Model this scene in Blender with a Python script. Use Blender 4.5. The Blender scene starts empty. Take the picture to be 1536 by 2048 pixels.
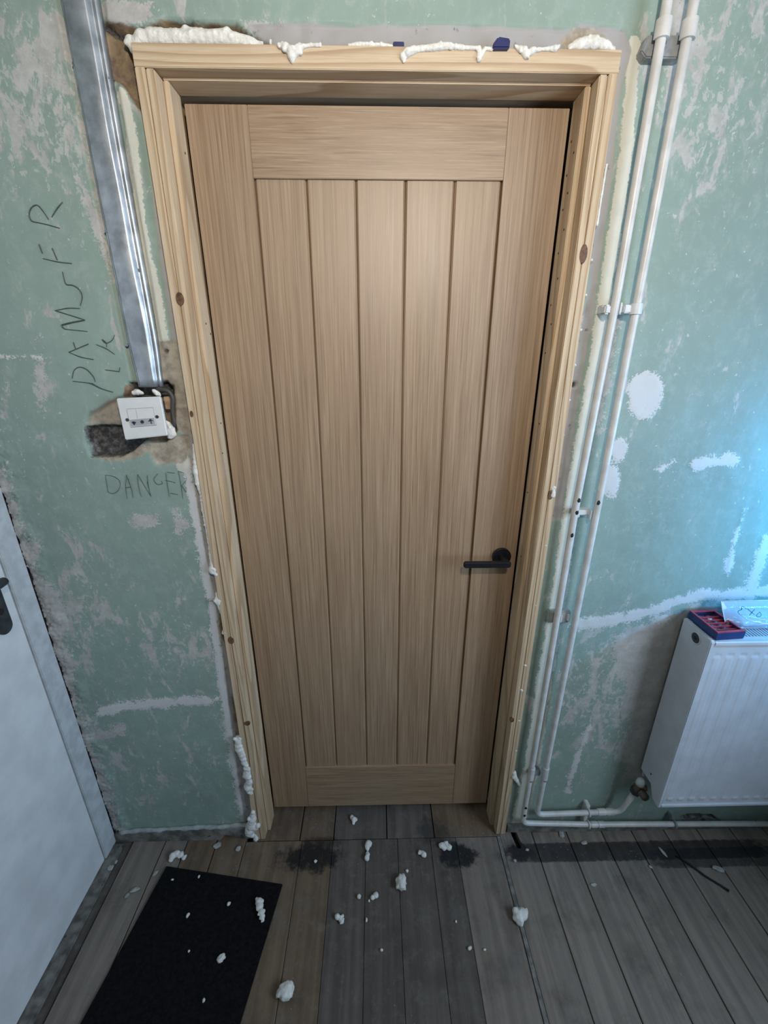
import bpy, bmesh, math, random
import numpy as np
from mathutils import Vector, Matrix, noise

random.seed(7)
S = bpy.context.scene
COL = S.collection

# ------------------------------------------------------------------ camera
# wall face is the plane y = 0 (room at negative y), floor is z = 0, metres
FPX, PITCH, YAW, ROLL = 845.9, 0.3552338, 0.0209486, 0.0008302
CAM = np.array([-0.01124, -0.99169, 1.55494])


def cam_axes():
    p, y, r = PITCH, YAW, ROLL
    f = np.array([math.sin(y) * math.cos(p), math.cos(y) * math.cos(p), -math.sin(p)])
    rt = np.array([math.cos(y), -math.sin(y), 0.0])
    up = np.cross(rt, f)
    return (math.cos(r) * rt + math.sin(r) * up, -math.sin(r) * rt + math.cos(r) * up, f)


AX = cam_axes()
cam_data = bpy.data.cameras.new('camera')
cam_data.sensor_fit = 'HORIZONTAL'
cam_data.sensor_width = 36.0
cam_data.lens = 36.0 * FPX / 1536.0
cam_data.clip_start = 0.01
cam = bpy.data.objects.new('camera', cam_data)
COL.objects.link(cam)
_m = Matrix.Identity(4)
for i in range(3):
    _m[i][0], _m[i][1], _m[i][2], _m[i][3] = AX[0][i], AX[1][i], -AX[2][i], CAM[i]
cam.matrix_world = _m
S.camera = cam

# ------------------------------------------------------------------ world, light, exposure
world = bpy.data.worlds.new('world')
S.world = world
world.use_nodes = True
bg = world.node_tree.nodes['Background']
bg.inputs[0].default_value = (0.25, 0.5, 1.0, 1)
bg.inputs[1].default_value = 0.15

WINDOW = dict(x=1.47, y0=-1.75, y1=-0.70, z0=0.95, z1=2.05)
# daylight through the window in the side wall
ld = bpy.data.lights.new('window_daylight', 'AREA')
ld.shape = 'RECTANGLE'
ld.size = WINDOW['y1'] - WINDOW['y0'] - 0.08
ld.size_y = WINDOW['z1'] - WINDOW['z0'] - 0.08
ld.energy = 42.0
ld.color = (0.70, 0.84, 1.0)
lo = bpy.data.objects.new('window_daylight', ld)
lo.location = (WINDOW['x'] + 0.10, (WINDOW['y0'] + WINDOW['y1']) / 2, (WINDOW['z0'] + WINDOW['z1']) / 2)
lo.rotation_euler = (math.radians(90), 0, math.radians(90))
COL.objects.link(lo)

# blue spot added for the wall glow above the radiator; its source is unseen
ADDED_BLUE = Vector((1.41, -0.30, 1.27))
ADDED_BLUE_AIM = Vector((1.30, 0.0, 1.22))
bl = bpy.data.lights.new('added_blue_light', 'SPOT')
bl.energy = 66.0
bl.color = (0.02, 0.44, 1.0)
bl.spot_size = math.radians(150)
bl.spot_blend = 1.0
bl.shadow_soft_size = 0.03
bo = bpy.data.objects.new('added_blue_light', bl)
bo.location = ADDED_BLUE
bo.rotation_euler = (ADDED_BLUE_AIM - ADDED_BLUE).to_track_quat('-Z', 'Y').to_euler()
COL.objects.link(bo)

# work lamp hung behind the viewer and turned to the door; its housing is built further down
LAMP = Vector((0.14, -1.16, 2.06))
LAMP_AIM = Vector((0.0, 0.07, 2.0))
sl = bpy.data.lights.new('work_lamp_light', 'SPOT')
sl.energy = 48.0
sl.color = (1.0, 0.91, 0.80)
sl.spot_size = math.radians(130)
sl.spot_blend = 1.0
sl.shadow_soft_size = 0.035
so_ = bpy.data.objects.new('work_lamp_light', sl)
so_.location = LAMP
so_.rotation_euler = (LAMP_AIM - LAMP).to_track_quat('-Z', 'Y').to_euler()
COL.objects.link(so_)

vs = S.view_settings
vs.view_transform = 'Standard'
vs.look = 'None'
vs.gamma = 1.0
vs.use_curve_mapping = False
vs.exposure = 0.0


# ------------------------------------------------------------------ measuring helpers
def ray(px, py):
    return AX[0] * ((px - 768) / FPX) + AX[1] * ((1024 - py) / FPX) + AX[2]


def W(px, py, y=0.0):
    """point on a plane parallel to the wall, y metres behind its face"""
    d = ray(px, py)
    return Vector(CAM + d * ((y - CAM[1]) / d[1]))


def F(px, py, z=0.0):
    """point on a horizontal plane"""
    d = ray(px, py)
    return Vector(CAM + d * ((z - CAM[2]) / d[2]))


def L(px, py, x=-0.905):
    d = ray(px, py)
    return Vector(CAM + d * ((x - CAM[0]) / d[0]))


def mpp(px, py, y=0.0):
    return (W(px + 1, py, y) - W(px, py, y)).length


def to_px(X, Y, Z):
    p = np.stack([X - CAM[0], Y - CAM[1], Z - CAM[2]], -1)
    d = p @ AX[2]
    return 768 + FPX * (p @ AX[0]) / d, 1024 - FPX * (p @ AX[1]) / d


# ------------------------------------------------------------------ node helpers
class NT:
    def __init__(self, name):
        self.m = bpy.data.materials.new(name)
        self.m.use_nodes = True
        self.t = self.m.node_tree
        self.t.nodes.clear()
        self.out = self.n('ShaderNodeOutputMaterial')

    def n(self, typ, **kw):
        o = self.t.nodes.new(typ)
        for k, v in kw.items():
            setattr(o, k, v)
        return o

    def put(self, sock, v):
        if v is None:
            return
        if isinstance(v, bpy.types.NodeSocket):
            self.t.links.new(v, sock)
        elif isinstance(v, (tuple, list)) and len(v) == 3 and sock.type == 'RGBA':
            sock.default_value = (*v, 1)
        else:
            sock.default_value = v

    def math(self, op, a, b=None, c=None, clamp=False):
        o = self.n('ShaderNodeMath', operation=op, use_clamp=clamp)
        self.put(o.inputs[0], a)
        self.put(o.inputs[1], b)
        self.put(o.inputs[2], c)
        return o.outputs[0]

    def vmath(self, op, a, b=None):
        o = self.n('ShaderNodeVectorMath', operation=op)
        self.put(o.inputs[0], a)
        self.put(o.inputs[1], b)
        return o.outputs['Value'] if op in ('LENGTH', 'DISTANCE', 'DOT_PRODUCT') else o.outputs[0]

    def mix(self, f, a, b, blend='MIX'):
        o = self.n('ShaderNodeMix', data_type='RGBA', blend_type=blend)
        self.put(o.inputs[0], f)
        self.put(o.inputs[6], a)
        self.put(o.inputs[7], b)
        return o.outputs[2]

    def step(self, v, lo, hi, a=0.0, b=1.0):
        o = self.n('ShaderNodeMapRange', interpolation_type='SMOOTHSTEP')
        self.put(o.inputs[0], v)
        for i, x in enumerate((lo, hi, a, b)):
            self.put(o.inputs[i + 1], x)
        return o.outputs[0]

    def noise(self, vec, scale, detail=4, rough=0.55, dist=0.0):
        o = self.n('ShaderNodeTexNoise')
        self.put(o.inputs['Vector'], vec)
        o.inputs['Scale'].default_value = scale
        o.inputs['Detail'].default_value = detail
        o.inputs['Roughness'].default_value = rough
        o.inputs['Distortion'].default_value = dist
        return o.outputs[0]

    def scale(self, vec, s):
        return self.vmath('MULTIPLY', vec, s)

    def pos(self):
        return self.n('ShaderNodeNewGeometry').outputs['Position']

    def obj(self):
        return self.n('ShaderNodeTexCoord').outputs['Object']

    def rnd(self):
        return self.n('ShaderNodeObjectInfo').outputs['Random']

    def sep(self, v):
        o = self.n('ShaderNodeSeparateXYZ')
        self.put(o.inputs[0], v)
        return o.outputs

    def bump(self, h, strength=0.3, dist=0.002):
        o = self.n('ShaderNodeBump')
        o.inputs['Strength'].default_value = strength
        o.inputs['Distance'].default_value = dist
        self.put(o.inputs['Height'], h)
        return o.outputs[0]

    def principled(self, col, rough=0.6, metal=0.0, normal=None, spec=0.5, **kw):
        o = self.n('ShaderNodeBsdfPrincipled')
        self.put(o.inputs['Base Color'], col)
        self.put(o.inputs['Roughness'], rough)
        self.put(o.inputs['Metallic'], metal)
        o.inputs['Specular IOR Level'].default_value = spec
        if normal is not None:
            self.put(o.inputs['Normal'], normal)
        for k, v in kw.items():
            self.put(o.inputs[k], v)
        self.t.links.new(o.outputs[0], self.out.inputs[0])
        return o


def simple(name, col, rough=0.5, metal=0.0, var=0.12, vscale=40, bump=0.1, spec=0.5, spots=None):
    t = NT(name)
    p = t.pos()
    n1 = t.noise(p, vscale, 5)
    dark = tuple(c * (1 - var * 2) for c in col)
    lite = tuple(min(1, c * (1 + var)) for c in col)
    c = t.mix(t.step(n1, 0.3, 0.7), dark, lite)
    if spots:
        n2 = t.noise(p, spots[1], 3)
        c = t.mix(t.step(n2, spots[2], spots[2] + 0.03), c, spots[0])
    t.principled(c, rough, metal, t.bump(n1, bump, 0.002), spec)
    return t.m


def oak(name, horizontal=False):
    t = NT(name)
    p = t.obj()
    p = t.vmath('ADD', p, t.scale(t.n('ShaderNodeObjectInfo').outputs['Random'], (7.0, 3.0, 11.0)))
    a, b = ((4, 60, 85) if horizontal else (120, 60, 2.2)), ((10, 200, 330) if horizontal else (330, 200, 5))
    c3 = (1.5, 9, 14) if horizontal else (14, 9, 0.8)
    g1 = t.noise(t.scale(p, a), 1.0, 5, 0.6, 0.4)
    g2 = t.noise(t.scale(p, b), 1.0, 3, 0.6)
    g3 = t.noise(t.scale(p, c3), 1.0, 3, 0.5)
    col = t.mix(t.step(g1, 0.3, 0.72), (0.272, 0.178, 0.105), (0.353, 0.242, 0.148))
    col = t.mix(t.step(g3, 0.35, 0.7, 0.0, 0.5), col, (0.333, 0.217, 0.134))
    col = t.mix(t.step(g2, 0.52, 0.66, 0.0, 0.7), col, (0.408, 0.294, 0.186))
    col = t.mix(t.step(g2, 0.46, 0.32, 0.0, 0.6), col, (0.197, 0.122, 0.070))
    h = t.math('ADD', g2, t.math('MULTIPLY', g1, 0.5))
    t.principled(col, t.step(g2, 0.2, 0.8, 0.40, 0.54), 0, t.bump(h, 0.12, 0.001), 0.75)
    return t.m


def pine(name, horizontal=False):
    t = NT(name)
    p = t.obj()
    p = t.vmath('ADD', p, t.scale(t.n('ShaderNodeObjectInfo').outputs['Random'], (5.0, 3.0, 9.0)))
    s1 = (0.9, 6, 9) if horizontal else (9, 6, 0.9)
    big = t.noise(t.scale(p, s1), 1.0, 2, 0.4, 0.3)
    xyz = t.sep(p)
    across = xyz[2] if horizontal else xyz[0]
    ph = t.math('ADD', t.math('MULTIPLY', big, 26.0), t.math('MULTIPLY', across, 190.0))
    ring = t.math('FRACT', t.math('MULTIPLY', ph, 0.33))
    line = t.math('MULTIPLY', t.step(ring, 0.35, 0.93), t.step(ring, 1.0, 0.94))
    fine = t.noise(t.scale(p, (12, 150, 300) if horizontal else (300, 150, 12)), 1.0, 3)
    col = t.mix(t.step(fine, 0.3, 0.7), (0.538, 0.403, 0.260), (0.622, 0.491, 0.336))
    col = t.mix(t.math('MULTIPLY', line, 0.62), col, (0.336, 0.206, 0.105))
    col = t.mix(t.step(t.noise(p, 9, 3), 0.6, 0.75, 0, 0.4), col, (0.571, 0.420, 0.336))
    t.principled(col, 0.5, 0, t.bump(line, 0.1, 0.001), 0.4)
    return t.m


def boards(name, base, lite):
    t = NT(name)
    p = t.pos()
    r = t.rnd()
    q = t.vmath('ADD', t.scale(p, (45, 2.2, 10)), t.scale(r, (31.0, 17.0, 0.0)))
    g = t.noise(q, 1.0, 5, 0.6, 0.3)
    col = t.mix(t.step(g, 0.3, 0.72), base, lite)
    col = t.mix(t.math('MULTIPLY', r, 0.35), col, tuple(c * 0.6 for c in base))
    blot = t.noise(p, 7, 5, 0.65)
    col = t.mix(t.step(blot, 0.47, 0.72, 0, 0.5), col, (0.055, 0.047, 0.041))
    dusty = t.noise(p, 26, 6, 0.7)
    col = t.mix(t.step(dusty, 0.50, 0.74, 0, 0.5), col, (0.20, 0.188, 0.17))
    smudge = t.noise(p, 11, 6, 0.72, 0.5)
    col = t.mix(t.step(smudge, 0.54, 0.7, 0, 0.4), col, (0.17, 0.16, 0.145))
    # stains: worn-in black bitumen patches and the dark line where a gripper rod lay
    ragged = t.math('MULTIPLY', t.math('SUBTRACT', t.noise(p, 30, 6, 0.75), 0.5), 3.6)
    xyz = t.sep(p)
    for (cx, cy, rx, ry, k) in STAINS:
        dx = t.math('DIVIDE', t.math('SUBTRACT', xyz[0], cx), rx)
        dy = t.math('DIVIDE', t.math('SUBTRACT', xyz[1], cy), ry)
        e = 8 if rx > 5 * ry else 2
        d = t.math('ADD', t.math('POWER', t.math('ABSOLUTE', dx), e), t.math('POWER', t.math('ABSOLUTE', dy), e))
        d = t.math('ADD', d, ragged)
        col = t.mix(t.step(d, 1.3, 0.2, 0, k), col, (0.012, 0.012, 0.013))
    speck = t.noise(p, 230, 2, 0.5)
    sp = t.math('MULTIPLY', t.step(speck, 0.71, 0.75), t.step(t.noise(p, 5, 2), 0.5, 0.6))
    col = t.mix(t.math('MULTIPLY', sp, 0.8), col, (0.45, 0.44, 0.42))
    scr = t.noise(t.scale(p, (240, 5, 10)), 1.0, 2)
    col = t.mix(t.step(scr, 0.68, 0.76, 0, 0.35), col, (0.24, 0.23, 0.21))
    t.principled(col, t.step(blot, 0.3, 0.7, 0.55, 0.8), 0, t.bump(t.math('ADD', g, dusty), 0.25, 0.002), 0.35)
    return t.m


def plaster(name):
    t = NT(name)
    p = t.pos()
    a1 = t.n('ShaderNodeAttribute', attribute_name='m1')
    a2 = t.n('ShaderNodeAttribute', attribute_name='m2')
    grey, cream, bare = t.sep(a1.outputs['Color'])
    sand = a1.outputs['Alpha']
    brown, dark, dens = t.sep(a2.outputs['Color'])
    white = a2.outputs['Alpha']
    rag = t.math('SUBTRACT', t.math('ADD', t.math('MULTIPLY', t.noise(p, 21, 3, 0.6), 0.6), t.math('MULTIPLY', t.noise(p, 70, 5, 0.7), 0.4)), 0.5)
    fine = t.math('SUBTRACT', t.noise(p, 240, 3, 0.6), 0.5)

    def edge(v, amp=0.25, w=0.03):
        e = t.math('ADD', v, t.math('MULTIPLY', rag, amp))
        e = t.math('ADD', e, t.math('MULTIPLY', fine, amp * 0.45))
        return t.step(e, 0.5 - w, 0.5 + w)
    # paint
    big = t.noise(p, 2.6, 3)
    col = t.mix(t.step(big, 0.3, 0.7), (0.240, 0.315, 0.270), (0.275, 0.36, 0.306))
    col = t.mix(t.step(t.noise(p, 17, 5, 0.7), 0.5, 0.75, 0, 0.5), col, (0.31, 0.41, 0.36))
    wash = t.noise(t.scale(p, (34, 20, 26)), 1.0, 8, 0.74, 0.3)
    col = t.mix(t.step(wash, 0.47, 0.72, 0, 0.45), col, (0.42, 0.46, 0.42))
    col = t.mix(t.step(wash, 0.42, 0.25, 0, 0.35), col, (0.19, 0.265, 0.225))
    # flaked-off paint: streaky patches, more of them where the density is high
    st = t.noise(t.scale(p, (21, 9, 9.5)), 1.0, 7, 0.62, 0.6)
    st2 = t.noise(t.scale(p, (85, 40, 55)), 1.0, 4, 0.6, 0.4)
    fl = t.math('ADD', st, t.math('MULTIPLY', t.math('SUBTRACT', st2, 0.5), 0.30))
    fl = t.math('ADD', fl, t.math('MULTIPLY', t.math('SUBTRACT', dens, 0.5), 0.42))
    flake = t.step(fl, 0.57, 0.60)
    barec = t.mix(t.step(t.noise(p, 30, 5, 0.7), 0.35, 0.7), (0.40, 0.385, 0.36), (0.52, 0.505, 0.475))
    thin = t.step(fl, 0.52, 0.57, 0, 0.28)
    col = t.mix(thin, col, (0.44, 0.46, 0.42))
    col = t.mix(t.math('MULTIPLY', flake, 0.9), col, barec)
    f2 = t.math('ADD', t.noise(t.scale(p, (70, 40, 52)), 1.0, 6, 0.68, 0.5), t.math('MULTIPLY', t.math('SUBTRACT', dens, 0.5), 0.36))
    col = t.mix(t.step(f2, 0.60, 0.635, 0, 0.7), col, (0.50, 0.495, 0.465))
    # small chips everywhere
    chip = t.noise(p, 75, 3, 0.6)
    col = t.mix(t.step(chip, 0.67, 0.695, 0, 0.85), col, (0.53, 0.52, 0.50))
    mb = edge(bare, 1.5, 0.03)
    col = t.mix(mb, col, barec)
    mw = edge(white, 0.75, 0.03)
    col = t.mix(mw, col, (0.60, 0.585, 0.565))
    mc = edge(cream, 0.35, 0.02)
    col = t.mix(mc, col, t.mix(t.step(rag, -0.1, 0.2), (0.62, 0.60, 0.50), (0.55, 0.54, 0.47)))
    mg = edge(grey, 0.08, 0.02)
    pits = t.noise(p, 55, 4, 0.7)
    greyc = t.mix(t.step(pits, 0.6, 0.72), (0.36, 0.345, 0.335), (0.17, 0.165, 0.16))
    col = t.mix(mg, col, greyc)
    ms = edge(sand, 0.3)
    col = t.mix(ms, col, t.mix(t.step(t.noise(p, 45, 5, 0.7), 0.35, 0.65), (0.30, 0.25, 0.19), (0.44, 0.39, 0.31)))
    mbr = edge(brown, 0.12)
    col = t.mix(mbr, col, t.mix(t.step(t.noise(p, 28, 5, 0.7), 0.35, 0.68), (0.13, 0.085, 0.06), (0.30, 0.215, 0.125)))
    md = edge(dark, 0.12)
    col = t.mix(md, col, t.mix(t.step(t.noise(p, 90, 5, 0.75), 0.4, 0.7), (0.035, 0.032, 0.03), (0.17, 0.155, 0.14)))
    # thin scratches and dust
    scr = t.noise(t.scale(p, (18, 18, 240)), 1.0, 2)
    col = t.mix(t.step(scr, 0.73, 0.76, 0, 0.3), col, (0.5, 0.5, 0.47))
    rough_h = t.math('ADD', t.math('MULTIPLY', mbr, 0.0), t.noise(p, 130, 4, 0.65))
    h = t.math('SUBTRACT', t.math('MULTIPLY', rough_h, 0.35), t.math('MULTIPLY', t.math('MAXIMUM', flake, mb), 0.5))
    t.principled(col, 0.62, 0, t.bump(h, 0.30, 0.002), 0.4)
    return t.m


def foam_mat(name):
    t = NT(name)
    p = t.pos()
    n = t.noise(p, 130, 5, 0.6)
    c = t.mix(t.step(n, 0.3, 0.7), (0.66, 0.63, 0.56), (0.84, 0.825, 0.77))
    t.principled(c, 0.75, 0, t.bump(n, 0.5, 0.004), 0.3)
    return t.m


def clear_plastic(name, tint, alpha):
    t = NT(name)
    tr = t.n('ShaderNodeBsdfTransparent')
    tr.inputs[0].default_value = (*tint, 1)
    pr = t.principled(tint, 0.12, 0, t.bump(t.noise(t.pos(), 45, 3), 0.4, 0.004), 0.7)
    mx = t.n('ShaderNodeMixShader')
    mx.inputs[0].default_value = alpha
    t.t.links.new(tr.outputs[0], mx.inputs[1])
    t.t.links.new(pr.outputs[0], mx.inputs[2])
    t.t.links.new(mx.outputs[0], t.out.inputs[0])
    return t.m


_a, _b = F(628, 1712), F(918, 1712)
STAINS = [(_a.x - 0.01, _a.y - 0.004, 0.115, 0.046, 0.97), (_b.x, _b.y + 0.002, 0.075, 0.042, 0.97), (_a.x + 0.02, -0.03, 0.07, 0.022, 0.7),
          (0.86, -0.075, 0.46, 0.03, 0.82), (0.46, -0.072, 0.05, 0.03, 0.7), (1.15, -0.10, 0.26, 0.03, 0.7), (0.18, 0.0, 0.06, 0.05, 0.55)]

M = {}
M['oak'] = oak('oak')
M['oak_h'] = oak('oak_across', True)
M['pine'] = pine('pine')
M['pine_h'] = pine('pine_across', True)
M['floor'] = boards('floorboard_grey', (0.19, 0.157, 0.128), (0.315, 0.262, 0.215))
M['floor_dark'] = boards('floorboard_dark', (0.088, 0.073, 0.061), (0.15, 0.126, 0.106))
M['floor_brown'] = boards('floorboard_brown', (0.13, 0.088, 0.055), (0.205, 0.143, 0.093))
M['plaster'] = plaster('peeling_painted_plaster')
M['foam'] = foam_mat('expanding_foam')
M['white_paint'] = simple('white_gloss_paint', (0.74, 0.75, 0.76), 0.3, 0, 0.05, 12, 0.05)
M['frame_paint'] = simple('aged_white_paint', (0.55, 0.57, 0.58), 0.45, 0, 0.08, 30, 0.2, spots=((0.4, 0.38, 0.34), 25, 0.7))
M['pipe_paint'] = simple('painted_copper', (0.64, 0.62, 0.585), 0.35, 0, 0.07, 25, 0.1, spots=((0.045, 0.04, 0.045), 33, 0.755))
M['clip_white'] = simple('white_plastic', (0.66, 0.67, 0.67), 0.4, 0, 0.04)
M['clip_grey'] = simple('dull_metal_clip', (0.30, 0.31, 0.32), 0.5, 0.3, 0.2)
M['rad'] = simple('radiator_enamel', (0.62, 0.63, 0.66), 0.3, 0, 0.04, 20, 0.04)
M['black'] = simple('matt_black_metal', (0.012, 0.012, 0.015), 0.4, 0.2, 0.1)
M['black_rubber'] = simple('black_rubber', (0.008, 0.008, 0.009), 0.9, 0, 0.25, 120, 0.5, spec=0.12, spots=((0.07, 0.07, 0.07), 170, 0.76))
M['pewter'] = simple('pewter', (0.07, 0.075, 0.085), 0.45, 0.6, 0.15)
M['galv'] = simple('galvanised_steel', (0.50, 0.53, 0.56), 0.42, 0.8, 0.16, 30, 0.08)
M['switch'] = simple('white_moulded_plastic', (0.70, 0.70, 0.685), 0.35, 0, 0.02)
M['grey_label'] = simple('grey_label', (0.38, 0.385, 0.38), 0.5, 0, 0.05)
M['pencil'] = simple('pencil_lead', (0.06, 0.085, 0.075), 0.7, 0, 0.2, 300)
M['marker'] = simple('marker_ink', (0.02, 0.035, 0.07), 0.4, 0, 0.1)
M['navy'] = simple('navy_plastic', (0.012, 0.018, 0.10), 0.45, 0, 0.1)
M['navy_case'] = simple('navy_case_plastic', (0.02, 0.045, 0.16), 0.4, 0, 0.1)
M['red'] = simple('red_plastic', (0.50, 0.05, 0.075), 0.4, 0, 0.12)
M['knot'] = simple('pine_knot', (0.16, 0.075, 0.035), 0.5, 0, 0.3, 120)
M['dark_void'] = simple('dark_gap', (0.012, 0.011, 0.010), 0.8, 0, 0.2)
M['subfloor'] = simple('subfloor_dirt', (0.02, 0.018, 0.016), 0.9, 0, 0.3, 60)
M['skirt'] = simple('bare_render_strip', (0.20, 0.19, 0.17), 0.8, 0, 0.28, 32, 0.5, spots=((0.06, 0.055, 0.05), 20, 0.66))
M['skirt_edge'] = simple('plaster_lip', (0.36, 0.38, 0.36), 0.7, 0, 0.12, 50, 0.3)
M['ceiling'] = simple('ceiling_paint', (0.40, 0.40, 0.39), 0.8, 0, 0.03, 4, 0.1)
M['wall_plain'] = simple('green_wall_paint', (0.24, 0.29, 0.26), 0.7, 0, 0.1, 5, 0.1, spots=((0.46, 0.45, 0.42), 9, 0.6))
M['brick_and_blocker'] = simple('wall_core_and_blocker', (0.10, 0.085, 0.07), 0.9, 0, 0.3, 40, 0.4)
M['timber'] = simple('raw_timber', (0.42, 0.27, 0.16), 0.6, 0, 0.15, 60)
M['cable'] = simple('grey_cable', (0.07, 0.066, 0.062), 0.5, 0, 0.1)
M['brass'] = simple('aged_brass', (0.20, 0.15, 0.12), 0.45, 0.6, 0.25)
M['steel'] = simple('bright_steel', (0.6, 0.6, 0.62), 0.3, 1.0, 0.1)
M['bag'] = clear_plastic('clear_polythene', (0.62, 0.74, 0.86), 0.55)
M['bagedge'] = clear_plastic('clear_polythene_seal', (0.85, 0.92, 0.97), 0.9)
M['glass'] = clear_plastic('window_glass', (0.95, 0.97, 1.0), 0.06)


# ------------------------------------------------------------------ mesh helpers
def link(name, me, mat, parent=None):
    if mat is not None:
        me.materials.append(mat)
    o = bpy.data.objects.new(name, me)
    COL.objects.link(o)
    if parent is not None:
        o.parent = parent
    return o


def tag(o, label, cat=None, group=None, kind=None):
    o['label'] = label
    if cat:
        o['category'] = cat
    if group:
        o['group'] = group
    if kind:
        o['kind'] = kind
    return o


def thing(name, loc, label, cat, group=None, kind=None):
    o = bpy.data.objects.new(name, None)
    o.empty_display_size = 0.02
    o.location = loc
    COL.objects.link(o)
    return tag(o, label, cat, group, kind)


def from_bm(name, bm, mat, parent=None, smooth=False, origin=None):
    """origin: world point that becomes the object's own origin"""
    bmesh.ops.recalc_face_normals(bm, faces=bm.faces)
    off = Vector(origin) if origin is not None else Vector((0, 0, 0))
    if off.length:
        bmesh.ops.translate(bm, verts=bm.verts, vec=-off)
    me = bpy.data.meshes.new(name)
    bm.to_mesh(me)
    bm.free()
    if smooth:
        for p in me.polygons:
            p.use_smooth = True
    o = link(name, me, mat, parent)
    ploc = parent.location if parent is not None else Vector((0, 0, 0))
    if parent is not None and parent.parent is not None:
        ploc = ploc + parent.parent.location
    o.location = off - ploc
    return o


def box(name, lo, hi, mat, parent=None, bevel=0.0, seg=2, local=None):
    bm = bmesh.new()
    bmesh.ops.create_cube(bm, size=1)
    lo, hi = Vector(lo), Vector(hi)
    for v in bm.verts:
        v.co = Vector(((lo[i] + hi[i]) / 2 + v.co[i] * (hi[i] - lo[i]) for i in range(3)))
    if bevel:
        bmesh.ops.bevel(bm, geom=list(bm.edges), offset=bevel, segments=seg, affect='EDGES')
    return from_bm(name, bm, mat, parent, origin=(lo + hi) / 2)


def prism(name, pts, axis, a, b, mat, parent=None, bevel=0.0):
    """extrude a 2D outline (list of pairs) along an axis from a to b"""
    bm = bmesh.new()

    def mk(p, h):
        if axis == 2:
            return (p[0], p[1], h)
        if axis == 1:
            return (p[0], h, p[1])
        return (h, p[0], p[1])
    v0 = [bm.verts.new(mk(p, a)) for p in pts]
    v1 = [bm.verts.new(mk(p, b)) for p in pts]
    bm.faces.new(v0)
    bm.faces.new(v1[::-1])
    n = len(pts)
    for i in range(n):
        bm.faces.new((v0[i], v1[i], v1[(i + 1) % n], v0[(i + 1) % n]))
    if bevel:
        bmesh.ops.recalc_face_normals(bm, faces=bm.faces)
        bmesh.ops.bevel(bm, geom=list(bm.edges), offset=bevel, segments=2, affect='EDGES')
    c = sum((Vector(mk(p, (a + b) / 2)) for p in pts), Vector()) / n
    return from_bm(name, bm, mat, parent, origin=c)


def tube_bm(bm, pts, radii, sides=12, cap=True):
    pts = [Vector(p) for p in pts]
    if not isinstance(radii, (list, tuple)):
        radii = [radii] * len(pts)
    rings = []
    up = None
    for i, p in enumerate(pts):
        d = (pts[min(i + 1, len(pts) - 1)] - pts[max(i - 1, 0)]).normalized()
        if up is None:
            up = Vector((0, -1, 0)) if abs(d.y) < 0.9 else Vector((0, 0, 1))
        u = (up - d * up.dot(d)).normalized()
        up = u
        w = d.cross(u)
        rings.append([bm.verts.new(p + (u * math.cos(2 * math.pi * k / sides) + w * math.sin(2 * math.pi * k / sides)) * radii[i]) for k in range(sides)])
    for a, b in zip(rings, rings[1:]):
        for k in range(sides):
            bm.faces.new((a[k], a[(k + 1) % sides], b[(k + 1) % sides], b[k]))
    if cap:
        bm.faces.new(rings[0][::-1])
        bm.faces.new(rings[-1])


def tube(name, pts, radii, mat, parent=None, sides=14):
    bm = bmesh.new()
    tube_bm(bm, pts, radii, sides)
    o = from_bm(name, bm, mat, parent, smooth=True, origin=pts[0])
    return o


def rounded(pts, r, n=6):
    """round the inner corners of a polyline"""
    pts = [Vector(p) for p in pts]
    out = [pts[0]]
    for a, b, c in zip(pts, pts[1:], pts[2:]):
        d1, d2 = (a - b), (c - b)
        k = min(r, d1.length * 0.45, d2.length * 0.45)
        p1, p2 = b + d1.normalized() * k, b + d2.normalized() * k
        for i in range(n + 1):
            t = i / n
            out.append(p1 * (1 - t) ** 2 + b * 2 * t * (1 - t) + p2 * t * t)
    out.append(pts[-1])
    return out


def cyl(name, a, b, r, mat, parent=None, sides=24, bevel=0.0):
    a, b = Vector(a), Vector(b)
    d = (b - a).normalized()
    if bevel:
        pts = [a, a + d * bevel, b - d * bevel, b]
        rad = [r - bevel, r, r, r - bevel]
    else:
        pts, rad = [a, b], [r, r]
    bm = bmesh.new()
    tube_bm(bm, pts, rad, sides)
    o = from_bm(name, bm, mat, parent, origin=(a + b) / 2)
    return o


def torus_arc(name, c, R, r, a0, a1, mat, parent=None, n=18, axis='z'):
    """ring or part of a ring lying around a vertical (z) or horizontal (x) axis"""
    c = Vector(c)
    pts = []
    for i in range(n + 1):
        a = a0 + (a1 - a0) * i / n
        if axis == 'z':
            pts.append(c + Vector((math.cos(a), math.sin(a), 0)) * R)
        else:
            pts.append(c + Vector((0, math.cos(a), math.sin(a))) * R)
    bm = bmesh.new()
    tube_bm(bm, pts, r, 8)
    return from_bm(name, bm, mat, parent, smooth=True, origin=c)


def band_arc(name, c, R, h, t, a0, a1, mat, parent=None, n=20):
    """flat strap bent round a vertical pipe"""
    bm = bmesh.new()
    c = Vector(c)
    rows = []
    for i in range(n + 1):
        a = a0 + (a1 - a0) * i / n
        u = Vector((math.cos(a), math.sin(a), 0))
        rows.append([bm.verts.new(c + u * rr + Vector((0, 0, z))) for rr, z in ((R, -h), (R + t, -h), (R + t, h), (R, h))])
    for p, q in zip(rows, rows[1:]):
        for k in range(4):
            bm.faces.new((p[k], p[(k + 1) % 4], q[(k + 1) % 4], q[k]))
    bm.faces.new(rows[0])
    bm.faces.new(rows[-1][::-1])
    return from_bm(name, bm, mat, parent, origin=c)


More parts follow.
